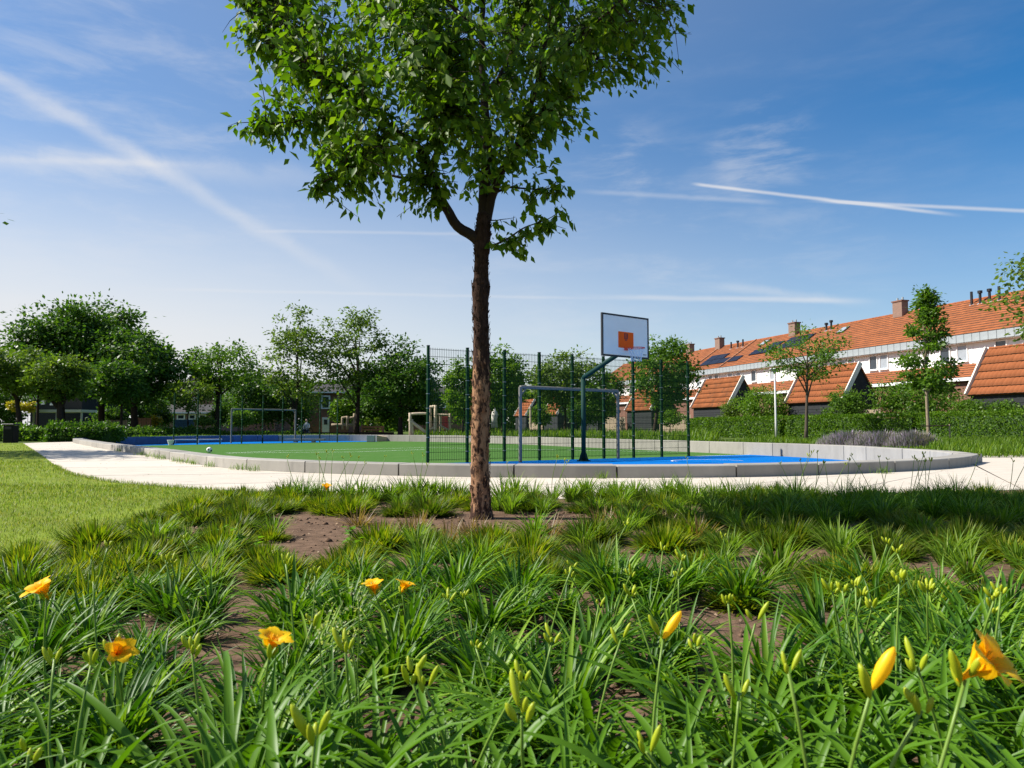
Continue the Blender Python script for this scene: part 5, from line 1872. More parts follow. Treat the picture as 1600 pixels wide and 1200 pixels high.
LNm = unit(np.stack([rngm.normal(-.25, .6, nleaf), rngm.normal(0, .6, nleaf), np.abs(rngm.normal(.6, .5, nleaf))], 1))
LL = rngm.uniform(0.042, 0.118, nleaf)
LW = LL * rngm.uniform(0.46, 0.60, nleaf)
tw_o = twigs.build('twigs', M['bark_dark'], mt_, TB)
tw_o['kind'] = 'stuff'
# the 300 leaves that show largest (nearest, inside the frame) are parts; the rest one crown
pxl = 800 + LP[:, 0] / LP[:, 1] * FPX
pyl = 667 - (LP[:, 2] - CAM_H) / LP[:, 1] * FPX
score = LL / LP[:, 1] - 10.0 * ((pyl < 15) | (pyl > 420))
big_ix = np.argsort(-score)[:300]
rest = np.setdiff1d(np.arange(nleaf), big_ix)
V, F = leaf_cloud(LP[rest] - np.array(TB), LD[rest], LNm[rest], LL[rest], LW[rest])
cr = mesh_obj('crown', np_mesh('crown', V, F, M['leaf_main']), mt_)
cr['kind'] = 'stuff'
V, F = leaf_cloud(np.zeros((1, 3)), np.array([[1.0, 0, 0]]), np.array([[0, 0, 1.0]]), np.array([1.0]), np.array([0.54]))
leaf_me = np_mesh('leaf', V, F, M['leaf_main'])
for i in big_ix:
    o = mesh_obj('leaf', leaf_me, mt_)
    d, nn = Vector(LD[i]), Vector(LNm[i])
    s = d.cross(nn).normalized()
    nn = s.cross(d)
    m3 = Matrix((d, -s, nn)).transposed()
    o.matrix_local = Matrix.Translation(Vector(LP[i]) - TB) @ m3.to_4x4() @ Matrix.Scale(LL[i], 4)
print('main tree leaves', nleaf)

# ------------------------------------------------------------------ lawn grass
def inside(poly, c):
    ins = np.zeros(len(c), bool)
    for i in range(len(poly)):
        a, b = poly[i], poly[i - 1]
        ins ^= ((a[1] > c[:, 1]) != (b[1] > c[:, 1])) & (c[:, 0] < (b[0] - a[0]) * (c[:, 1] - a[1]) / (b[1] - a[1] + 1e-12) + a[0])
    return ins


rngl = np.random.default_rng(5)
lp = []
for y0, y1, n_ in ((2.5, 6, 26000), (6, 9.5, 30000), (9.5, 16, 22000), (16, 33, 12000)):
    c = np.stack([rngl.uniform(-0.75 * y1 - 1, -2, n_), rngl.uniform(y0, y1, n_)], 1)
    c = c[c[:, 0] > -0.74 * c[:, 1] - 0.6]
    lp.append(c[inside(lawn_poly, c)])
lp = np.concatenate(lp)
n_ = len(lp)
dist_s = np.clip(lp[:, 1] / 6, 0.8, 3.5)
V, F = blades(np.concatenate([lp, np.full((n_, 1), 0.004)], 1), rngl.uniform(0, 2 * PI, n_), rngl.uniform(.1, .9, n_), rngl.uniform(0, .7, n_), rngl.uniform(.018, .042, n_) * np.sqrt(dist_s), rngl.uniform(.003, .005, n_) * dist_s, seg=2, fold=0.1, rng=rngl)
props(mesh_obj('lawn_grass', np_mesh('lawn_grass', V, F, M['blade'])), kind='stuff')
# ragged grass fringe where the lawn meets path and bed
fr_ = []
for line_ in (edge[:k450 + 1], bl):
    for p in resample(line_, 0.02, closed=False):
        if p.y < 14 and p.y > 2.5:
            for _ in range(4):
                fr_.append((p.x + random.gauss(0, .03), p.y + random.gauss(0, .03) - .02, .004))
fr_ = np.array(fr_)
n_ = len(fr_)
V, F = blades(fr_, rngl.uniform(0, 2 * PI, n_), rngl.uniform(.1, .8, n_), rngl.uniform(0, .9, n_), rngl.uniform(.03, .075, n_), rngl.uniform(.004, .007, n_), seg=2, fold=.1, rng=rngl)
props(mesh_obj('lawn_edge_grass', np_mesh('lawn_edge_grass', V, F, M['blade'])), kind='stuff')

# small weeds along the foot of the wall
for k, (px, py) in enumerate([(188, 706), (222, 712), (234, 714.5), (246, 717), (255, 718.5), (277, 722), (290, 724.5), (302, 726.5), (328, 730.5), (372, 735), (396, 737), (940, 749), (1378, 741)]):
    b_ = at(px, py, 0)
    n_ = 40
    P = np.concatenate([rngl.normal(0, .05, (n_, 2)) * [1.4, .5], np.zeros((n_, 1))], 1)
    V, F = blades(P, rngl.uniform(0, 2 * PI, n_), rngl.uniform(.05, .6, n_), rngl.uniform(.2, 1.0, n_), rngl.uniform(.06, .17, n_), rngl.uniform(.005, .009, n_), seg=3, rng=rngl)
    o = mesh_obj('weed_tuft', np_mesh('weed_tuft', V, F, M['lilylight']), None, (b_.x, b_.y - .03, .008))
    props(o, 'small grass tuft growing at the foot of the pale court wall', 'weed', 'weeds along the court wall')

# soil litter
n_ = 6000
c = np.stack([rngl.uniform(-3.2, 6, n_), rngl.uniform(1.0, 8.2, n_)], 1)
c = c[np.abs(c[:, 0]) < 0.72 * c[:, 1] + .4]
bed_poly2 = bl + [Vector((9, -2)), Vector((9, 8.2))]
n_ = len(c)
P = np.concatenate([c, rngl.uniform(.004, .014, (n_, 1))], 1)
L = rngl.uniform(.008, .035, n_)
V, F = leaf_cloud(P, rand_dirs(n_, rngl) * [1, 1, .2], np.tile([[0, 0, 1.0]], (n_, 1)) + rngl.normal(0, .4, (n_, 3)), L, L * .5, fold=-.25)
props(mesh_obj('wood_chips', np_mesh('wood_chips', V, F, M['chips'])), kind='stuff')

# clods of earth, and grit and dead leaves blown onto the path
n_ = 5200
c = np.stack([rngl.uniform(-3.2, 6, n_), rngl.uniform(1.0, 8.0, n_)], 1)
c = c[(np.abs(c[:, 0]) < 0.72 * c[:, 1] + .4) & (c[:, 0] > -2.65)]
n_ = len(c)
oct_v = np.array([[1, 0, 0], [0, 1, 0], [-1, 0, 0], [0, -1, 0], [0, 0, .8], [0, 0, -.5], [.6, .6, .45], [-.6, .6, .4], [-.6, -.6, .45], [.6, -.6, .4]])
oct_f = np.array([[0, 6, 4], [6, 1, 4], [1, 7, 4], [7, 2, 4], [2, 8, 4], [8, 3, 4], [3, 9, 4], [9, 0, 4], [0, 5, 1], [1, 5, 2], [2, 5, 3], [3, 5, 0], [0, 1, 6], [1, 2, 7], [2, 3, 8], [3, 0, 9]])
sz = rngl.gamma(2.0, .0042, n_) + .003
Vc = oct_v[None] * (1 + rngl.normal(0, .28, (n_, 10, 1))) * sz[:, None, None]
a_ = rngl.uniform(0, 2 * PI, n_)
ca, sa = np.cos(a_)[:, None], np.sin(a_)[:, None]
Vr = np.stack([Vc[..., 0] * ca - Vc[..., 1] * sa, Vc[..., 0] * sa + Vc[..., 1] * ca, Vc[..., 2]], -1) + np.concatenate([c, np.full((n_, 1), .006)], 1)[:, None]
props(mesh_obj('soil_clods', np_mesh('soil_clods', Vr.reshape(-1, 3), (np.arange(n_) * 10)[:, None, None].repeat(16, 1).repeat(3, 2).reshape(-1, 3) + np.tile(oct_f, (n_, 1)), M['soil'])), kind='stuff')
pl_ = []
while len(pl_) < 420:
    f_, g_ = random.random(), random.random() ** 1.7
    p = at_frac(seq, f_).lerp(at_frac(edge, f_), 1 - g_ if random.random() < .6 else g_)
    pl_.append((p.x, p.y, .012))
pl_ = np.array(pl_)
n_ = len(pl_)
L = rngl.uniform(.012, .05, n_)
V, F = leaf_cloud(pl_, rand_dirs(n_, rngl) * [1, 1, .12], np.tile([[0, 0, 1.0]], (n_, 1)) + rngl.normal(0, .25, (n_, 3)), L, L * .5, fold=-.2)
props(mesh_obj('path_litter', np_mesh('path_litter', V, F, M['dry'])), kind='stuff')

# ------------------------------------------------------------------ plants in the bed
rngp = np.random.default_rng(41)
random.seed(41)


def lily_mesh(n, Lr, Wr, name, mat, seg=8, base_r=0.05, lean=(.05, .75), bend=(.5, 1.9), rng=rngp):
    a = rng.uniform(0, 2 * PI, n)
    r_ = base_r * np.sqrt(rng.uniform(0, 1, n))
    P = np.stack([np.cos(a) * r_, np.sin(a) * r_, np.zeros(n)], 1)
    az = a + rng.normal(0, .5, n)
    u = rng.uniform(0, 1, n)
    V, F = blades(P, az, lean[0] + (lean[1] - lean[0]) * u, bend[0] + (bend[1] - bend[0]) * rng.uniform(0, 1, n), rng.uniform(*Lr, n), rng.uniform(*Wr, n), seg=seg, fold=.28, rng=rng)
    return np_mesh(name, V, F, mat, smooth=True)


# single strap leaves shared by the nearest clumps
leaf_vars = []
for k in range(16):
    V, F = blades(np.zeros((1, 3)), np.zeros(1), np.array([rngp.uniform(.06, .75)]), np.array([rngp.uniform(.7, 2.5)]), np.array([rngp.uniform(.32, .58)]), np.array([rngp.uniform(.015, .032)]), seg=9, fold=.28, rng=rngp)
    leaf_vars.append(np_mesh('leaf', V, F, M['lily'], smooth=True))
dry_leaf_vars = []
for k in range(5):
    V, F = blades(np.zeros((1, 3)), np.zeros(1), np.array([rngp.uniform(.5, 1.1)]), np.array([rngp.uniform(.8, 2.0)]), np.array([rngp.uniform(.2, .4)]), np.array([rngp.uniform(.008, .014)]), seg=9, fold=.6, rng=rngp, twist=.9)
    dry_leaf_vars.append(np_mesh('leaf', V, F, M['dry'], smooth=True))
clump_vars = [lily_mesh(88, (.24, .47), (.014, .027), 'foliage', M['lily']) for _ in range(6)]
light_vars = [lily_mesh(70, (.20, .36), (.010, .018), 'foliage', M['lilylight'], lean=(.03, .6), bend=(.3, 1.5)) for _ in range(4)]
dark_vars = [lily_mesh(90, (.30, .50), (.007, .012), 'foliage', M['lily'], lean=(.03, .7), bend=(.4, 1.6)) for _ in range(4)]


def sedge_mesh(n, mat, Lr=(.07, .135)):
    a = rngp.uniform(0, 2 * PI, n)
    r_ = .09 * np.sqrt(rngp.uniform(0, 1, n))
    P = np.stack([np.cos(a) * r_, np.sin(a) * r_, np.zeros(n)], 1)
    lean = r_ / .09 * 1.3 + rngp.normal(0, .22, n)
    V, F = blades(P, a + rngp.normal(0, .4, n), np.clip(lean, 0, 1.5), rngp.uniform(.0, .7, n), rngp.uniform(*Lr, n), rngp.uniform(.006, .0115, n), seg=3, fold=.15, rng=rngp)
    return np_mesh('sedge_tuft', V, F, mat)


sedge_vars = [sedge_mesh(560, M['sedge']) for _ in range(5)]
sedge_dark = [sedge_mesh(560, M['sedgedark']) for _ in range(4)]
dry_vars = [sedge_mesh(90, M['dry'], (.08, .2)) for _ in range(3)]

soil_patches = [(at(345, 950).xy, .30, .20), (at(330, 1050).xy, .22, .20), (at(150, 1110).xy, .13, .1), (at(1140, 1010).xy, .22, .42), (at(1240, 888).xy, .45, .30), (at(660, 825).xy, 1.5, .62), (at(800, 822).xy, .8, .5),
                (at(1010, 880).xy, .3, .2), (at(1540, 940).xy, .3, .25), (at(1200, 985).xy, .12, .2), (at(1060, 845).xy, .4, .2), (at(560, 845).xy, .3, .15), (at(1280, 840).xy, .5, .2), (at(280, 1140).xy, .12, .14)]


def bare(p, k=1.0):
    return any(((p.x - c_.x) / (a_ * k)) ** 2 + ((p.y - c_.y) / (b_ * k)) ** 2 < 1 for c_, a_, b_ in soil_patches)


def bed_x0(y):
    """left edge of the bed at distance y"""
    for a, b in zip(bl, bl[1:]):
        if (a.y >= y >= b.y):
            return a.lerp(b, (a.y - y) / max(a.y - b.y, 1e-9)).x
    return -2.8


GL = 'daylily clumps in the near part of the bed'
lilies = []
lily_row = {}
row_i = 0
y = 0.86
while y < 3.55:
    w_ = 0.74 * y + 0.35
    st = 0.25 if y < 2.2 else 0.27
    x = -w_ + random.uniform(0, st)
    while x < w_:
        p = Vector((x + random.uniform(-.08, .08), y + random.uniform(-.09, .09)))
        px, py = 800 + p.x / p.y * FPX, 667 + .75 / p.y * FPX
        sedge_zone = (1150 < px < 1330 and 900 < py < 1000) or (px < 480 and py < 935) or (1330 < px < 1640 and py < 930)
        if p.x > bed_x0(p.y) + .12 and not bare(p, .88) and not sedge_zone:
            lilies.append(p)
            lily_row[(round(p.x, 5), round(p.y, 5))] = row_i
        x += st
    y += st * 0.95
    row_i += 1
lilies.sort(key=lambda p: p.y)
lily_objs = []
lily_rows = {}
NEAR_PARTS = 36
for k, p in enumerate(lilies):
    sc_ = random.uniform(.62, .96) * (1.0 if p.y < 1.7 else .86)
    if 800 + p.x / p.y * FPX < 420 and p.y > 1.5:
        sc_ *= .88
    if k < NEAR_PARTS:
        t_ = thing('daylily', 'daylily clump of long arching strap leaves near the bottom of the picture', 'daylily', (p.x, p.y, .005), 0, GL)
        nl = 66
        for j in range(nl):
            o = mesh_obj('leaf', random.choice(leaf_vars if j else dry_leaf_vars), t_)
            a = random.uniform(0, 2 * PI)
            r_ = .055 * math.sqrt(random.random())
            o.location = (math.cos(a) * r_, math.sin(a) * r_, 0)
            o.rotation_euler = (0, 0, a + random.gauss(0, .5))
            s_ = sc_ * random.uniform(.6, 1.05)
            o.scale = (s_, s_ * random.uniform(.8, 1.2), s_)
    else:
        t_ = thing('daylily', 'daylily clump of long arching strap leaves near the bottom of the picture', 'daylily', (p.x, p.y, .005), random.uniform(0, 6.28), GL)
        o = mesh_obj('foliage', random.choice(clump_vars), t_)
        o['kind'] = 'stuff'
        t_.scale = (sc_, sc_, sc_ * random.uniform(.74, .94))
    lily_objs.append(t_)
    lily_rows.setdefault(lily_row[(round(p.x, 5), round(p.y, 5))], []).append(t_)

# flower stalks, buds and open flowers, each on its own clump
bud_prof = [(0, .12), (.08, .42), (.25, .78), (.5, 1.0), (.75, .86), (.9, .55), (1, .12)]


def bud_mesh(L, r_, mat):
    return MB().tube([(0, 0, L * z) for z, q in bud_prof], [r_ * q for z, q in bud_prof], 9).mesh('bud', mat, smooth=True)


bud_meshes = [bud_mesh(.032, .0048, M['bud']), bud_mesh(.045, .0056, M['bud']), bud_mesh(.022, .0044, M['bud']), bud_mesh(.026, .0046, M['bud'])]
bud_yellow = bud_mesh(.070, .0105, M['budyellow'])
bud_tip = bud_mesh(.058, .0080, M['budyellow'])


def petal_mesh(wide):
    nu, nv_ = 8, 6
    V, F = [], []
    Lp, Wp = .066, (.050 if wide else .038)
    for i in range(nu + 1):
        t_ = i / nu
        ang = R(10) + R(88) * t_ ** 1.6                 # away from the flower axis
        if i == 0:
            pos = np.array([.004, 0, .012])
        else:
            pos = pos + np.array([math.sin(ang), 0, math.cos(ang)]) * Lp / nu
        w_ = Wp * max(.05, math.sin(PI * min(1, (t_ * .86 + .10))) ** .75)
        for j in range(nv_ + 1):
            s_ = j / nv_ * 2 - 1
            ruf = .0022 * math.sin(t_ * 17 + s_ * 2) * abs(s_) ** 2 * (1 if wide else .4)
            V.append((pos[0] + math.cos(ang) * (-.0045 * s_ * s_) + ruf, s_ * w_ / 2, pos[2] + .004 * s_ * s_ * (1 - t_) + ruf))
    for i in range(nu):
        for j in range(nv_):
            a = i * (nv_ + 1) + j
            F.append((a, a + 1, a + nv_ + 2, a + nv_ + 1))
    return np_mesh('petal', np.array(V), np.array(F), M['petal'], smooth=True)


petals = (petal_mesh(True), petal_mesh(False))


def aim(o, d, loc, roll=0.0, s_=1.0):
    q = Vector(d).to_track_quat('Z', 'Y').to_matrix().to_4x4()
    o.matrix_local = Matrix.Translation(Vector(loc)) @ q @ Matrix.Rotation(roll, 4, 'Z') @ Matrix.Scale(s_, 4)


def stalk(owner, base, top, buds=4, flower=None, yellow=None, r_=.0027, size=1.0, mark=None):
    """one scape: base and top are world points; flower / yellow are directions"""
    o0 = Vector(owner.location)
    inv = 1.0 / owner.scale[0]
    rot = Matrix.Rotation(-owner.rotation_euler.z, 3, 'Z')
    loc = lambda p: rot @ ((Vector(p) - o0)) * inv
    dvec = lambda d: rot @ Vector(d)
    b_, t_ = loc(base), loc(top)
    pts_ = branch_path(b_, t_, 6, 0.05)
    st_ = MB().tube(pts_, [r_ * inv * k for k in (1.25, 1.15, 1.1, 1.0, .95, .9, .85)], 7).build('flower_stalk', M['stalk'], owner, smooth=True)
    if mark:
        st_['label'] = mark
    tip = pts_[-1]
    sc_ = size * inv
    fs_ = sc_ * .78
    for k in range(buds):
        a = 2 * PI * k / max(1, buds) + random.uniform(-.5, .5)
        d = Vector((math.cos(a) * .45, math.sin(a) * .45, 1 + random.uniform(-.25, .3))).normalized()
        bo = mesh_obj('bud', random.choice(bud_meshes), st_)
        aim(bo, dvec(d), tip + dvec(Vector((math.cos(a), math.sin(a), 0))) * .006 * sc_ + Vector((0, 0, random.uniform(-.014, .010))) * sc_, random.uniform(0, 6), sc_ * random.uniform(.8, 1.15))
    if yellow:
        bo = mesh_obj('bud', bud_yellow, st_)
        bo['label'] = 'fat yellow bud about to open'
        aim(bo, dvec(yellow), tip, 0, sc_ * .85)
    if flower:
        fl_ = MB().tube([(0, 0, -.012), (0, 0, .004), (0, 0, .014)], [.003, .0045, .0075], 8)
        for k in range(6):
            a = k * PI / 3 + .2
            fl_.tube([(0, 0, .01), (math.cos(a) * .005, math.sin(a) * .005, .032), (math.cos(a) * .011, math.sin(a) * .011, .05)], [.0009, .0008, .0013], 4)
        fo_ = fl_.build('flower', M['petal'], owner, smooth=True)
        fo_['label'] = 'open yellow orange daylily flower'
        aim(fo_, dvec(flower), tip + Vector((0, 0, .004)) * sc_, random.uniform(0, 1), fs_)
        for k in range(6):
            pe = mesh_obj('petal', petals[k % 2], fo_)
            pe.rotation_euler = (random.uniform(-.06, .06), random.uniform(-.14, .12), k * PI / 3 + random.uniform(-.08, .08))
    return st_


def nearest(p):
    return min(lily_objs, key=lambda o: (Vector(o.location).xy - Vector(p).xy).length)


def px_stalk(px, py, D, dx=0.0, dy=0.06, own=None, **kw):
    top = pt(px, py, D)
    ow = nearest(top + Vector((dx, dy, 0)))
    base = Vector(ow.location)
    far = (base.xy - top.xy).length
    if far > .22:
        base = Vector((top.x + (base.x - top.x) * .22 / far, top.y + (base.y - top.y) * .22 / far, .005))
    if own:
        ow['label'] = own
    return stalk(ow, base, top, **kw)


# open flowers
px_stalk(74, 905, 1.75, own='daylily clump with the leftmost open yellow flower', buds=3, flower=(-.35, -.35, .85), size=1.0)
px_stalk(180, 985, 1.55, own='daylily clump with the lower open flower near the left edge', buds=4, flower=(.55, -.45, .55), size=1.0)
px_stalk(422, 975, 1.45, own='daylily clump with an open yellow flower left of the picture middle', buds=4, flower=(.30, -.15, .95), size=1.0)
px_stalk(586, 903, 2.35, own='daylily clump with the left flower of the close pair below the trunk', buds=3, flower=(-.15, -.2, .95), size=1.05)
px_stalk(628, 905, 2.5, own='daylily clump with the right flower of the close pair below the trunk', buds=3, flower=(.35, .1, .9), size=1.0)
px_stalk(1508, 1062, .95, own='daylily clump with the biggest yellow flower at the right edge', dx=-.03, buds=4, flower=(.55, -.42, .60), size=1.15)
# yellow and green buds close by
px_stalk(1362, 1078, .92, own='daylily clump with a fat yellow bud left of the biggest flower', buds=3, yellow=(.42, -.1, .85), size=1.0)
px_stalk(1036, 998, 1.36, own='daylily clump with a slanting yellow bud right of the middle', buds=2, yellow=(.50, .05, .70), size=1.0)
px_stalk(492, 1150, 1.05, own='daylily clump with tall yellow green bud cluster at the bottom, left of the middle', buds=4, size=1.15, mark='stalk with a cluster of yellow green buds')
px_stalk(815, 1120, 1.02, buds=5, size=1.1)
px_stalk(1232, 1050, .95, buds=3, size=.8)
px_stalk(1440, 1110, .92, buds=3, size=1.0)
px_stalk(1405, 885, 1.85, own='daylily clump with the tallest green bud clusters at the right', buds=6, size=1.1)
px_stalk(1448, 880, 1.95, buds=7, size=1.0)
px_stalk(1300, 893, 1.9, buds=4, size=1.0)
px_stalk(1345, 905, 2.0, buds=5, size=.9)
px_stalk(1362, 912, 2.05, buds=6, size=.9)
px_stalk(1330, 880, 2.1, buds=2, size=1.0)
px_stalk(1552, 892, 1.8, own='daylily clump with twin bud stalks at the right edge', buds=5, size=1.0)
px_stalk(1562, 884, 1.85, buds=4, size=1.0)
px_stalk(815, 1065, 1.2, buds=5, size=1.0)
px_stalk(642, 1060, 1.3, buds=5, size=1.0)
px_stalk(665, 1075, 1.28, buds=3, size=1.0)
px_stalk(300, 1020, 1.35, buds=5, size=1.0)
px_stalk(85, 1030, 1.4, buds=4, size=.9)
px_stalk(142, 1040, 1.4, buds=3, size=.9)
px_stalk(45, 1180, 1.05, buds=3, size=1.0)
px_stalk(1060, 880, 2.3, buds=4, size=1.0)
px_stalk(985, 890, 2.4, buds=4, size=1.0)
px_stalk(935, 915, 2.3, buds=3, size=1.0)
px_stalk(890, 890, 2.4, buds=4, size=.9)
px_stalk(700, 915, 2.3, buds=4, size=.9)
px_stalk(725, 912, 2.35, buds=4, size=.9)
px_stalk(1010, 1175, 1.1, buds=3, size=1.0)
px_stalk(1180, 975, 1.6, buds=2, size=1.0)
px_stalk(1085, 1010, 1.45, buds=3, size=1.0)
px_stalk(1155, 1085, 1.2, buds=2, size=1.0)
px_stalk(970, 1000, 1.6, buds=2, size=.9)
px_stalk(540, 1020, 1.4, buds=4, size=1.0)
px_stalk(145, 840, 2.9, buds=2, size=1.0)
for k in range(26):
    ow = random.choice(lily_objs[10:])
    b_ = Vector(ow.location)
    stalk(ow, b_ + Vector((random.uniform(-.04, .04), random.uniform(-.04, .04), 0)), b_ + Vector((random.uniform(-.12, .12), random.uniform(-.1, .1), random.uniform(.30, .42))), buds=random.randint(2, 5), size=random.uniform(.8, 1.0))

# mid ground: sedge tufts, dry tufts, clumps along the path
GS = 'low sedge tufts across the middle of the bed'
y = 3.0
cnt = 0
while y < 7.6:
    w_ = 0.74 * y + 0.5
    x = max(-w_, bed_x0(y) + .1)
    while x < w_:
        p = Vector((x + random.uniform(-.12, .12), y + random.uniform(-.11, .11)))
        px, py = 800 + p.x / p.y * FPX, 667 + .75 / p.y * FPX
        in_lily = y < 3.5 and not ((1150 < px < 1330) or px < 480 or px > 1330)
        if not bare(p) and not in_lily and (p - TB.xy).length > .25:
            dark = px > 1180 and 790 < py < 870 or random.random() < .25  # crown shade put into the leaf colour at right; other dark tufts random
            u = random.random()
            if u < (.88 if px < 560 or p.x < bed_x0(p.y) + .9 else .68):
                me = random.choice(sedge_dark if dark else sedge_vars)
                o = mesh_obj('sedge_tuft', me, None, (p.x, p.y, .005))
                s_ = random.uniform(.85, 1.5)
                o.rotation_euler = (0, 0, random.uniform(0, 6.28))
                o.scale = (s_, s_, s_ * random.uniform(.85, 1.15))
                props(o, 'low rounded tuft of fine sedge leaves in the middle of the bed', 'grass tuft', GS)
                cnt += 1
            elif u < .95:
                t_ = thing('daylily', 'fresh green strap leaved clump among the sedge tufts', 'daylily', (p.x, p.y, .005), random.uniform(0, 6.28), 'fresh clumps among the sedge')
                mesh_obj('foliage', random.choice(light_vars), t_)['kind'] = 'stuff'
                s_ = random.uniform(.65, 1.0)
                t_.scale = (s_, s_, s_ * .8)
        x += random.uniform(.29, .39)
    y += .30
print('sedges', cnt)
# clumps along the path edge
GE = 'strap leaved clumps along the path edge'
x = -2.2
for px in list(range(455, 722, 22)) + [785, 806, 832, 862, 890, 915, 940] + list(range(965, 1620, 25)):
    tall = px > 1150
    Y = (7.35 if not tall else 6.9) + random.uniform(-.35, .3)
    me = random.choice(dark_vars if (tall and random.random() < .6 or px < 560 and random.random() < .5) else light_vars)
    t_ = thing('strap_leaf_plant', 'tall dark green strap leaved clump at the path edge on the right' if tall else 'fresh green strap leaved clump at the path edge', 'grass clump', (gx(px, Y), Y, .005), random.uniform(0, 6.28), GE)
    mesh_obj('foliage', me, t_)['kind'] = 'stuff'
    s_ = random.uniform(.85, 1.15) * (.68 if tall else .84)
    t_.scale = (s_, s_, s_)
    lily_objs.append(t_)
    if random.random() < (.6 if px < 660 or px > 1200 else .12):
        for _ in range(random.randint(1, 3)):
            b_ = Vector(t_.location)
            stalk(t_, b_, b_ + Vector((random.uniform(-.2, .2), random.uniform(-.15, .15), random.uniform(.36, .50))), buds=3, size=.9)
    if tall:
        for Y2 in (6.25, 5.7):
            Yb = Y2 + random.uniform(-.25, .25)
            if random.random() < .7:
                t2 = thing('strap_leaf_plant', 'tall dark green strap leaved clump at the path edge on the right', 'grass clump', (gx(px + random.uniform(-20, 20), Yb), Yb, .005), random.uniform(0, 6.28), GE)
                mesh_obj('foliage', random.choice(dark_vars), t2)['kind'] = 'stuff'
                t2.scale = (.72, .72, .60)
b_ = pt(510, 766, 6.1)
ow = nearest(b_)
stalk(ow, Vector((b_.x, b_.y, .005)), b_, buds=3, flower=(.1, -.2, .95), size=1.1)
# dry tufts round the tree foot
for k, (px, py) in enumerate([(655, 832), (640, 838), (735, 838), (748, 846), (700, 850), (560, 822), (985, 812), (940, 822), (600, 846), (860, 838), (1090, 842), (1040, 822)]):
    b_ = at(px, py, 0)
    o = mesh_obj('dry_tuft', random.choice(dry_vars), None, (b_.x, b_.y, .005))
    o.rotation_euler = (0, 0, k)
    props(o, 'withered brown tuft on the bare soil near the tree foot', 'dry tuft', 'withered tufts')
# soft broad leaved weeds
V, F = leaf_cloud(np.zeros((1, 3)), np.array([[1.0, 0, .25]]), np.array([[0, 0, 1.0]]), np.array([1.0]), np.array([.62]), fold=.2)
weed_leaf = np_mesh('leaf', V, F, M['weed'])
for k, (px, py, h_) in enumerate([(345, 862, .14), (370, 870, .16), (310, 885, .10), (240, 890, .10), (400, 868, .10), (850, 850, .18), (838, 842, .12), (545, 855, .12), (700, 1160, .12), (560, 868, .1), (40, 1080, .15)]):
    b_ = at(px, py, 0)
    t_ = thing('weed', 'soft bright green broad leaved weed between the tufts', 'weed', (b_.x, b_.y, .005), 0, 'broad leaved weeds')
    MB().tube([(0, 0, 0), (.01, 0, h_ * .6), (0, .01, h_)], [.004, .003, .002], 5).build('stem', M['stalk'], t_)
    for j in range(12):
        o = mesh_obj('leaf', weed_leaf, t_, (random.uniform(-.01, .01), random.uniform(-.01, .01), h_ * random.uniform(.2, 1)))
        o.rotation_euler = (random.uniform(-.3, .3), random.uniform(-.4, .5), random.uniform(0, 6.28))
        s_ = random.uniform(.04, .075)
        o.scale = (s_, s_, s_)
print('objects', len(bpy.data.objects))

# a wild grass in seed among the lilies
t = thing('wild_grass', 'pale green wild grass with fluffy seed heads among the lilies, left of the middle', 'wild grass', (gx(540, 1.5), 1.55, .005))
for px, py in ((560, 935), (530, 965), (498, 985), (548, 1000)):
    tip = pt(px, py, 1.5) - t.location
    st_ = MB().tube(branch_path((0, 0, 0), tip, 6, .08), .0016, 5).build('stem', M['stalk'], t, smooth=True)
    n_ = 60
    P = np.array(tip) + rngp.normal(0, 1, (n_, 3)) * [.018, .012, .022]
    L = rngp.uniform(.005, .010, n_)
    V, F = leaf_cloud(P, rand_dirs(n_, rngp), rand_dirs(n_, rngp), L, L * .5)
    mesh_obj('seed_head', np_mesh('seed_head', V, F, M['seed']), st_)['kind'] = 'stuff'


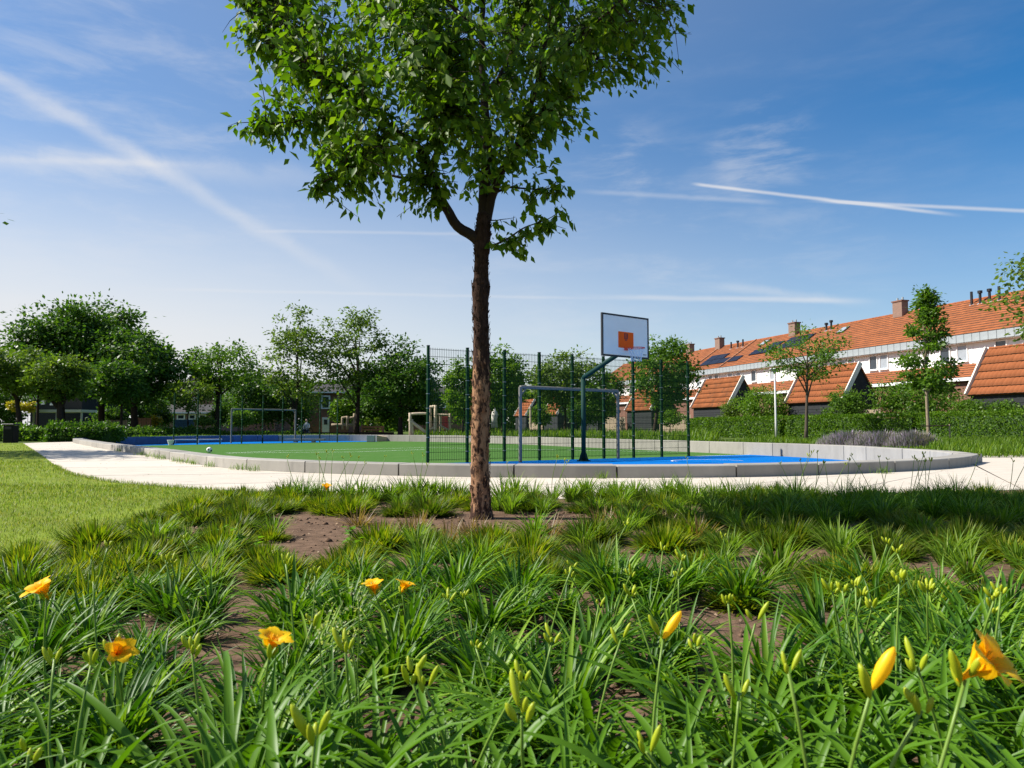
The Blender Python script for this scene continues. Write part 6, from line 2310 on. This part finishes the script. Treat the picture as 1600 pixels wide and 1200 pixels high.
# ------------------------------------------------------------------ labels by place for look-alike plants
ORD = ['first', 'second', 'third', 'fourth', 'fifth', 'sixth', 'seventh', 'eighth', 'ninth', 'tenth', 'eleventh', 'twelfth', 'thirteenth', 'fourteenth',
       'fifteenth', 'sixteenth', 'seventeenth', 'eighteenth', 'nineteenth', 'twentieth', 'twenty first', 'twenty second', 'twenty third', 'twenty fourth',
       'twenty fifth', 'twenty sixth', 'twenty seventh', 'twenty eighth', 'twenty ninth', 'thirtieth', 'thirty first', 'thirty second', 'thirty third',
       'thirty fourth', 'thirty fifth', 'thirty sixth', 'thirty seventh', 'thirty eighth', 'thirty ninth', 'fortieth'] + \
      ['forty ' + w for w in ('first', 'second', 'third', 'fourth', 'fifth', 'sixth', 'seventh', 'eighth', 'ninth')] + ['fiftieth'] + ['fifty ' + w for w in ('first', 'second', 'third', 'fourth', 'fifth', 'sixth', 'seventh', 'eighth', 'ninth')]
ROWS = ['bottom', 'second', 'third', 'fourth', 'fifth', 'sixth', 'seventh', 'eighth', 'ninth', 'tenth', 'eleventh', 'twelfth']


def across(o):
    return o.location.x / o.location.y


for r_, row in lily_rows.items():
    for k, o in enumerate(sorted(row, key=across)):
        if 'near the bottom' in o['label']:
            o['label'] = 'daylily clump of arching strap leaves, %s from the left in the %s row' % (ORD[k], ROWS[r_])
for base_, sel in [('fresh green strap leaved clump at the path edge', 'fresh green clump at the path edge, %s from the left'), ('tall dark green strap leaved clump at the path edge on the right', 'tall dark clump at the right path edge, %s from the left'),
                   ('fresh green strap leaved clump among the sedge tufts', 'fresh green clump among the sedge, %s from the left'), ('withered brown tuft on the bare soil near the tree foot', 'withered brown tuft near the tree foot, %s from the left'),
                   ('small grass tuft growing at the foot of the pale court wall', 'small grass tuft at the foot of the court wall, %s from the left'), ('soft bright green broad leaved weed between the tufts', 'soft broad leaved weed between the tufts, %s from the left')]:
    grp = [o for o in bpy.data.objects if o.get('label') == base_]
    if len(grp) > 40:
        continue
    for k, o in enumerate(sorted(grp, key=across)):
        o['label'] = sel % ((base_, ORD[k]) if sel.count('%s') == 2 else ORD[k])
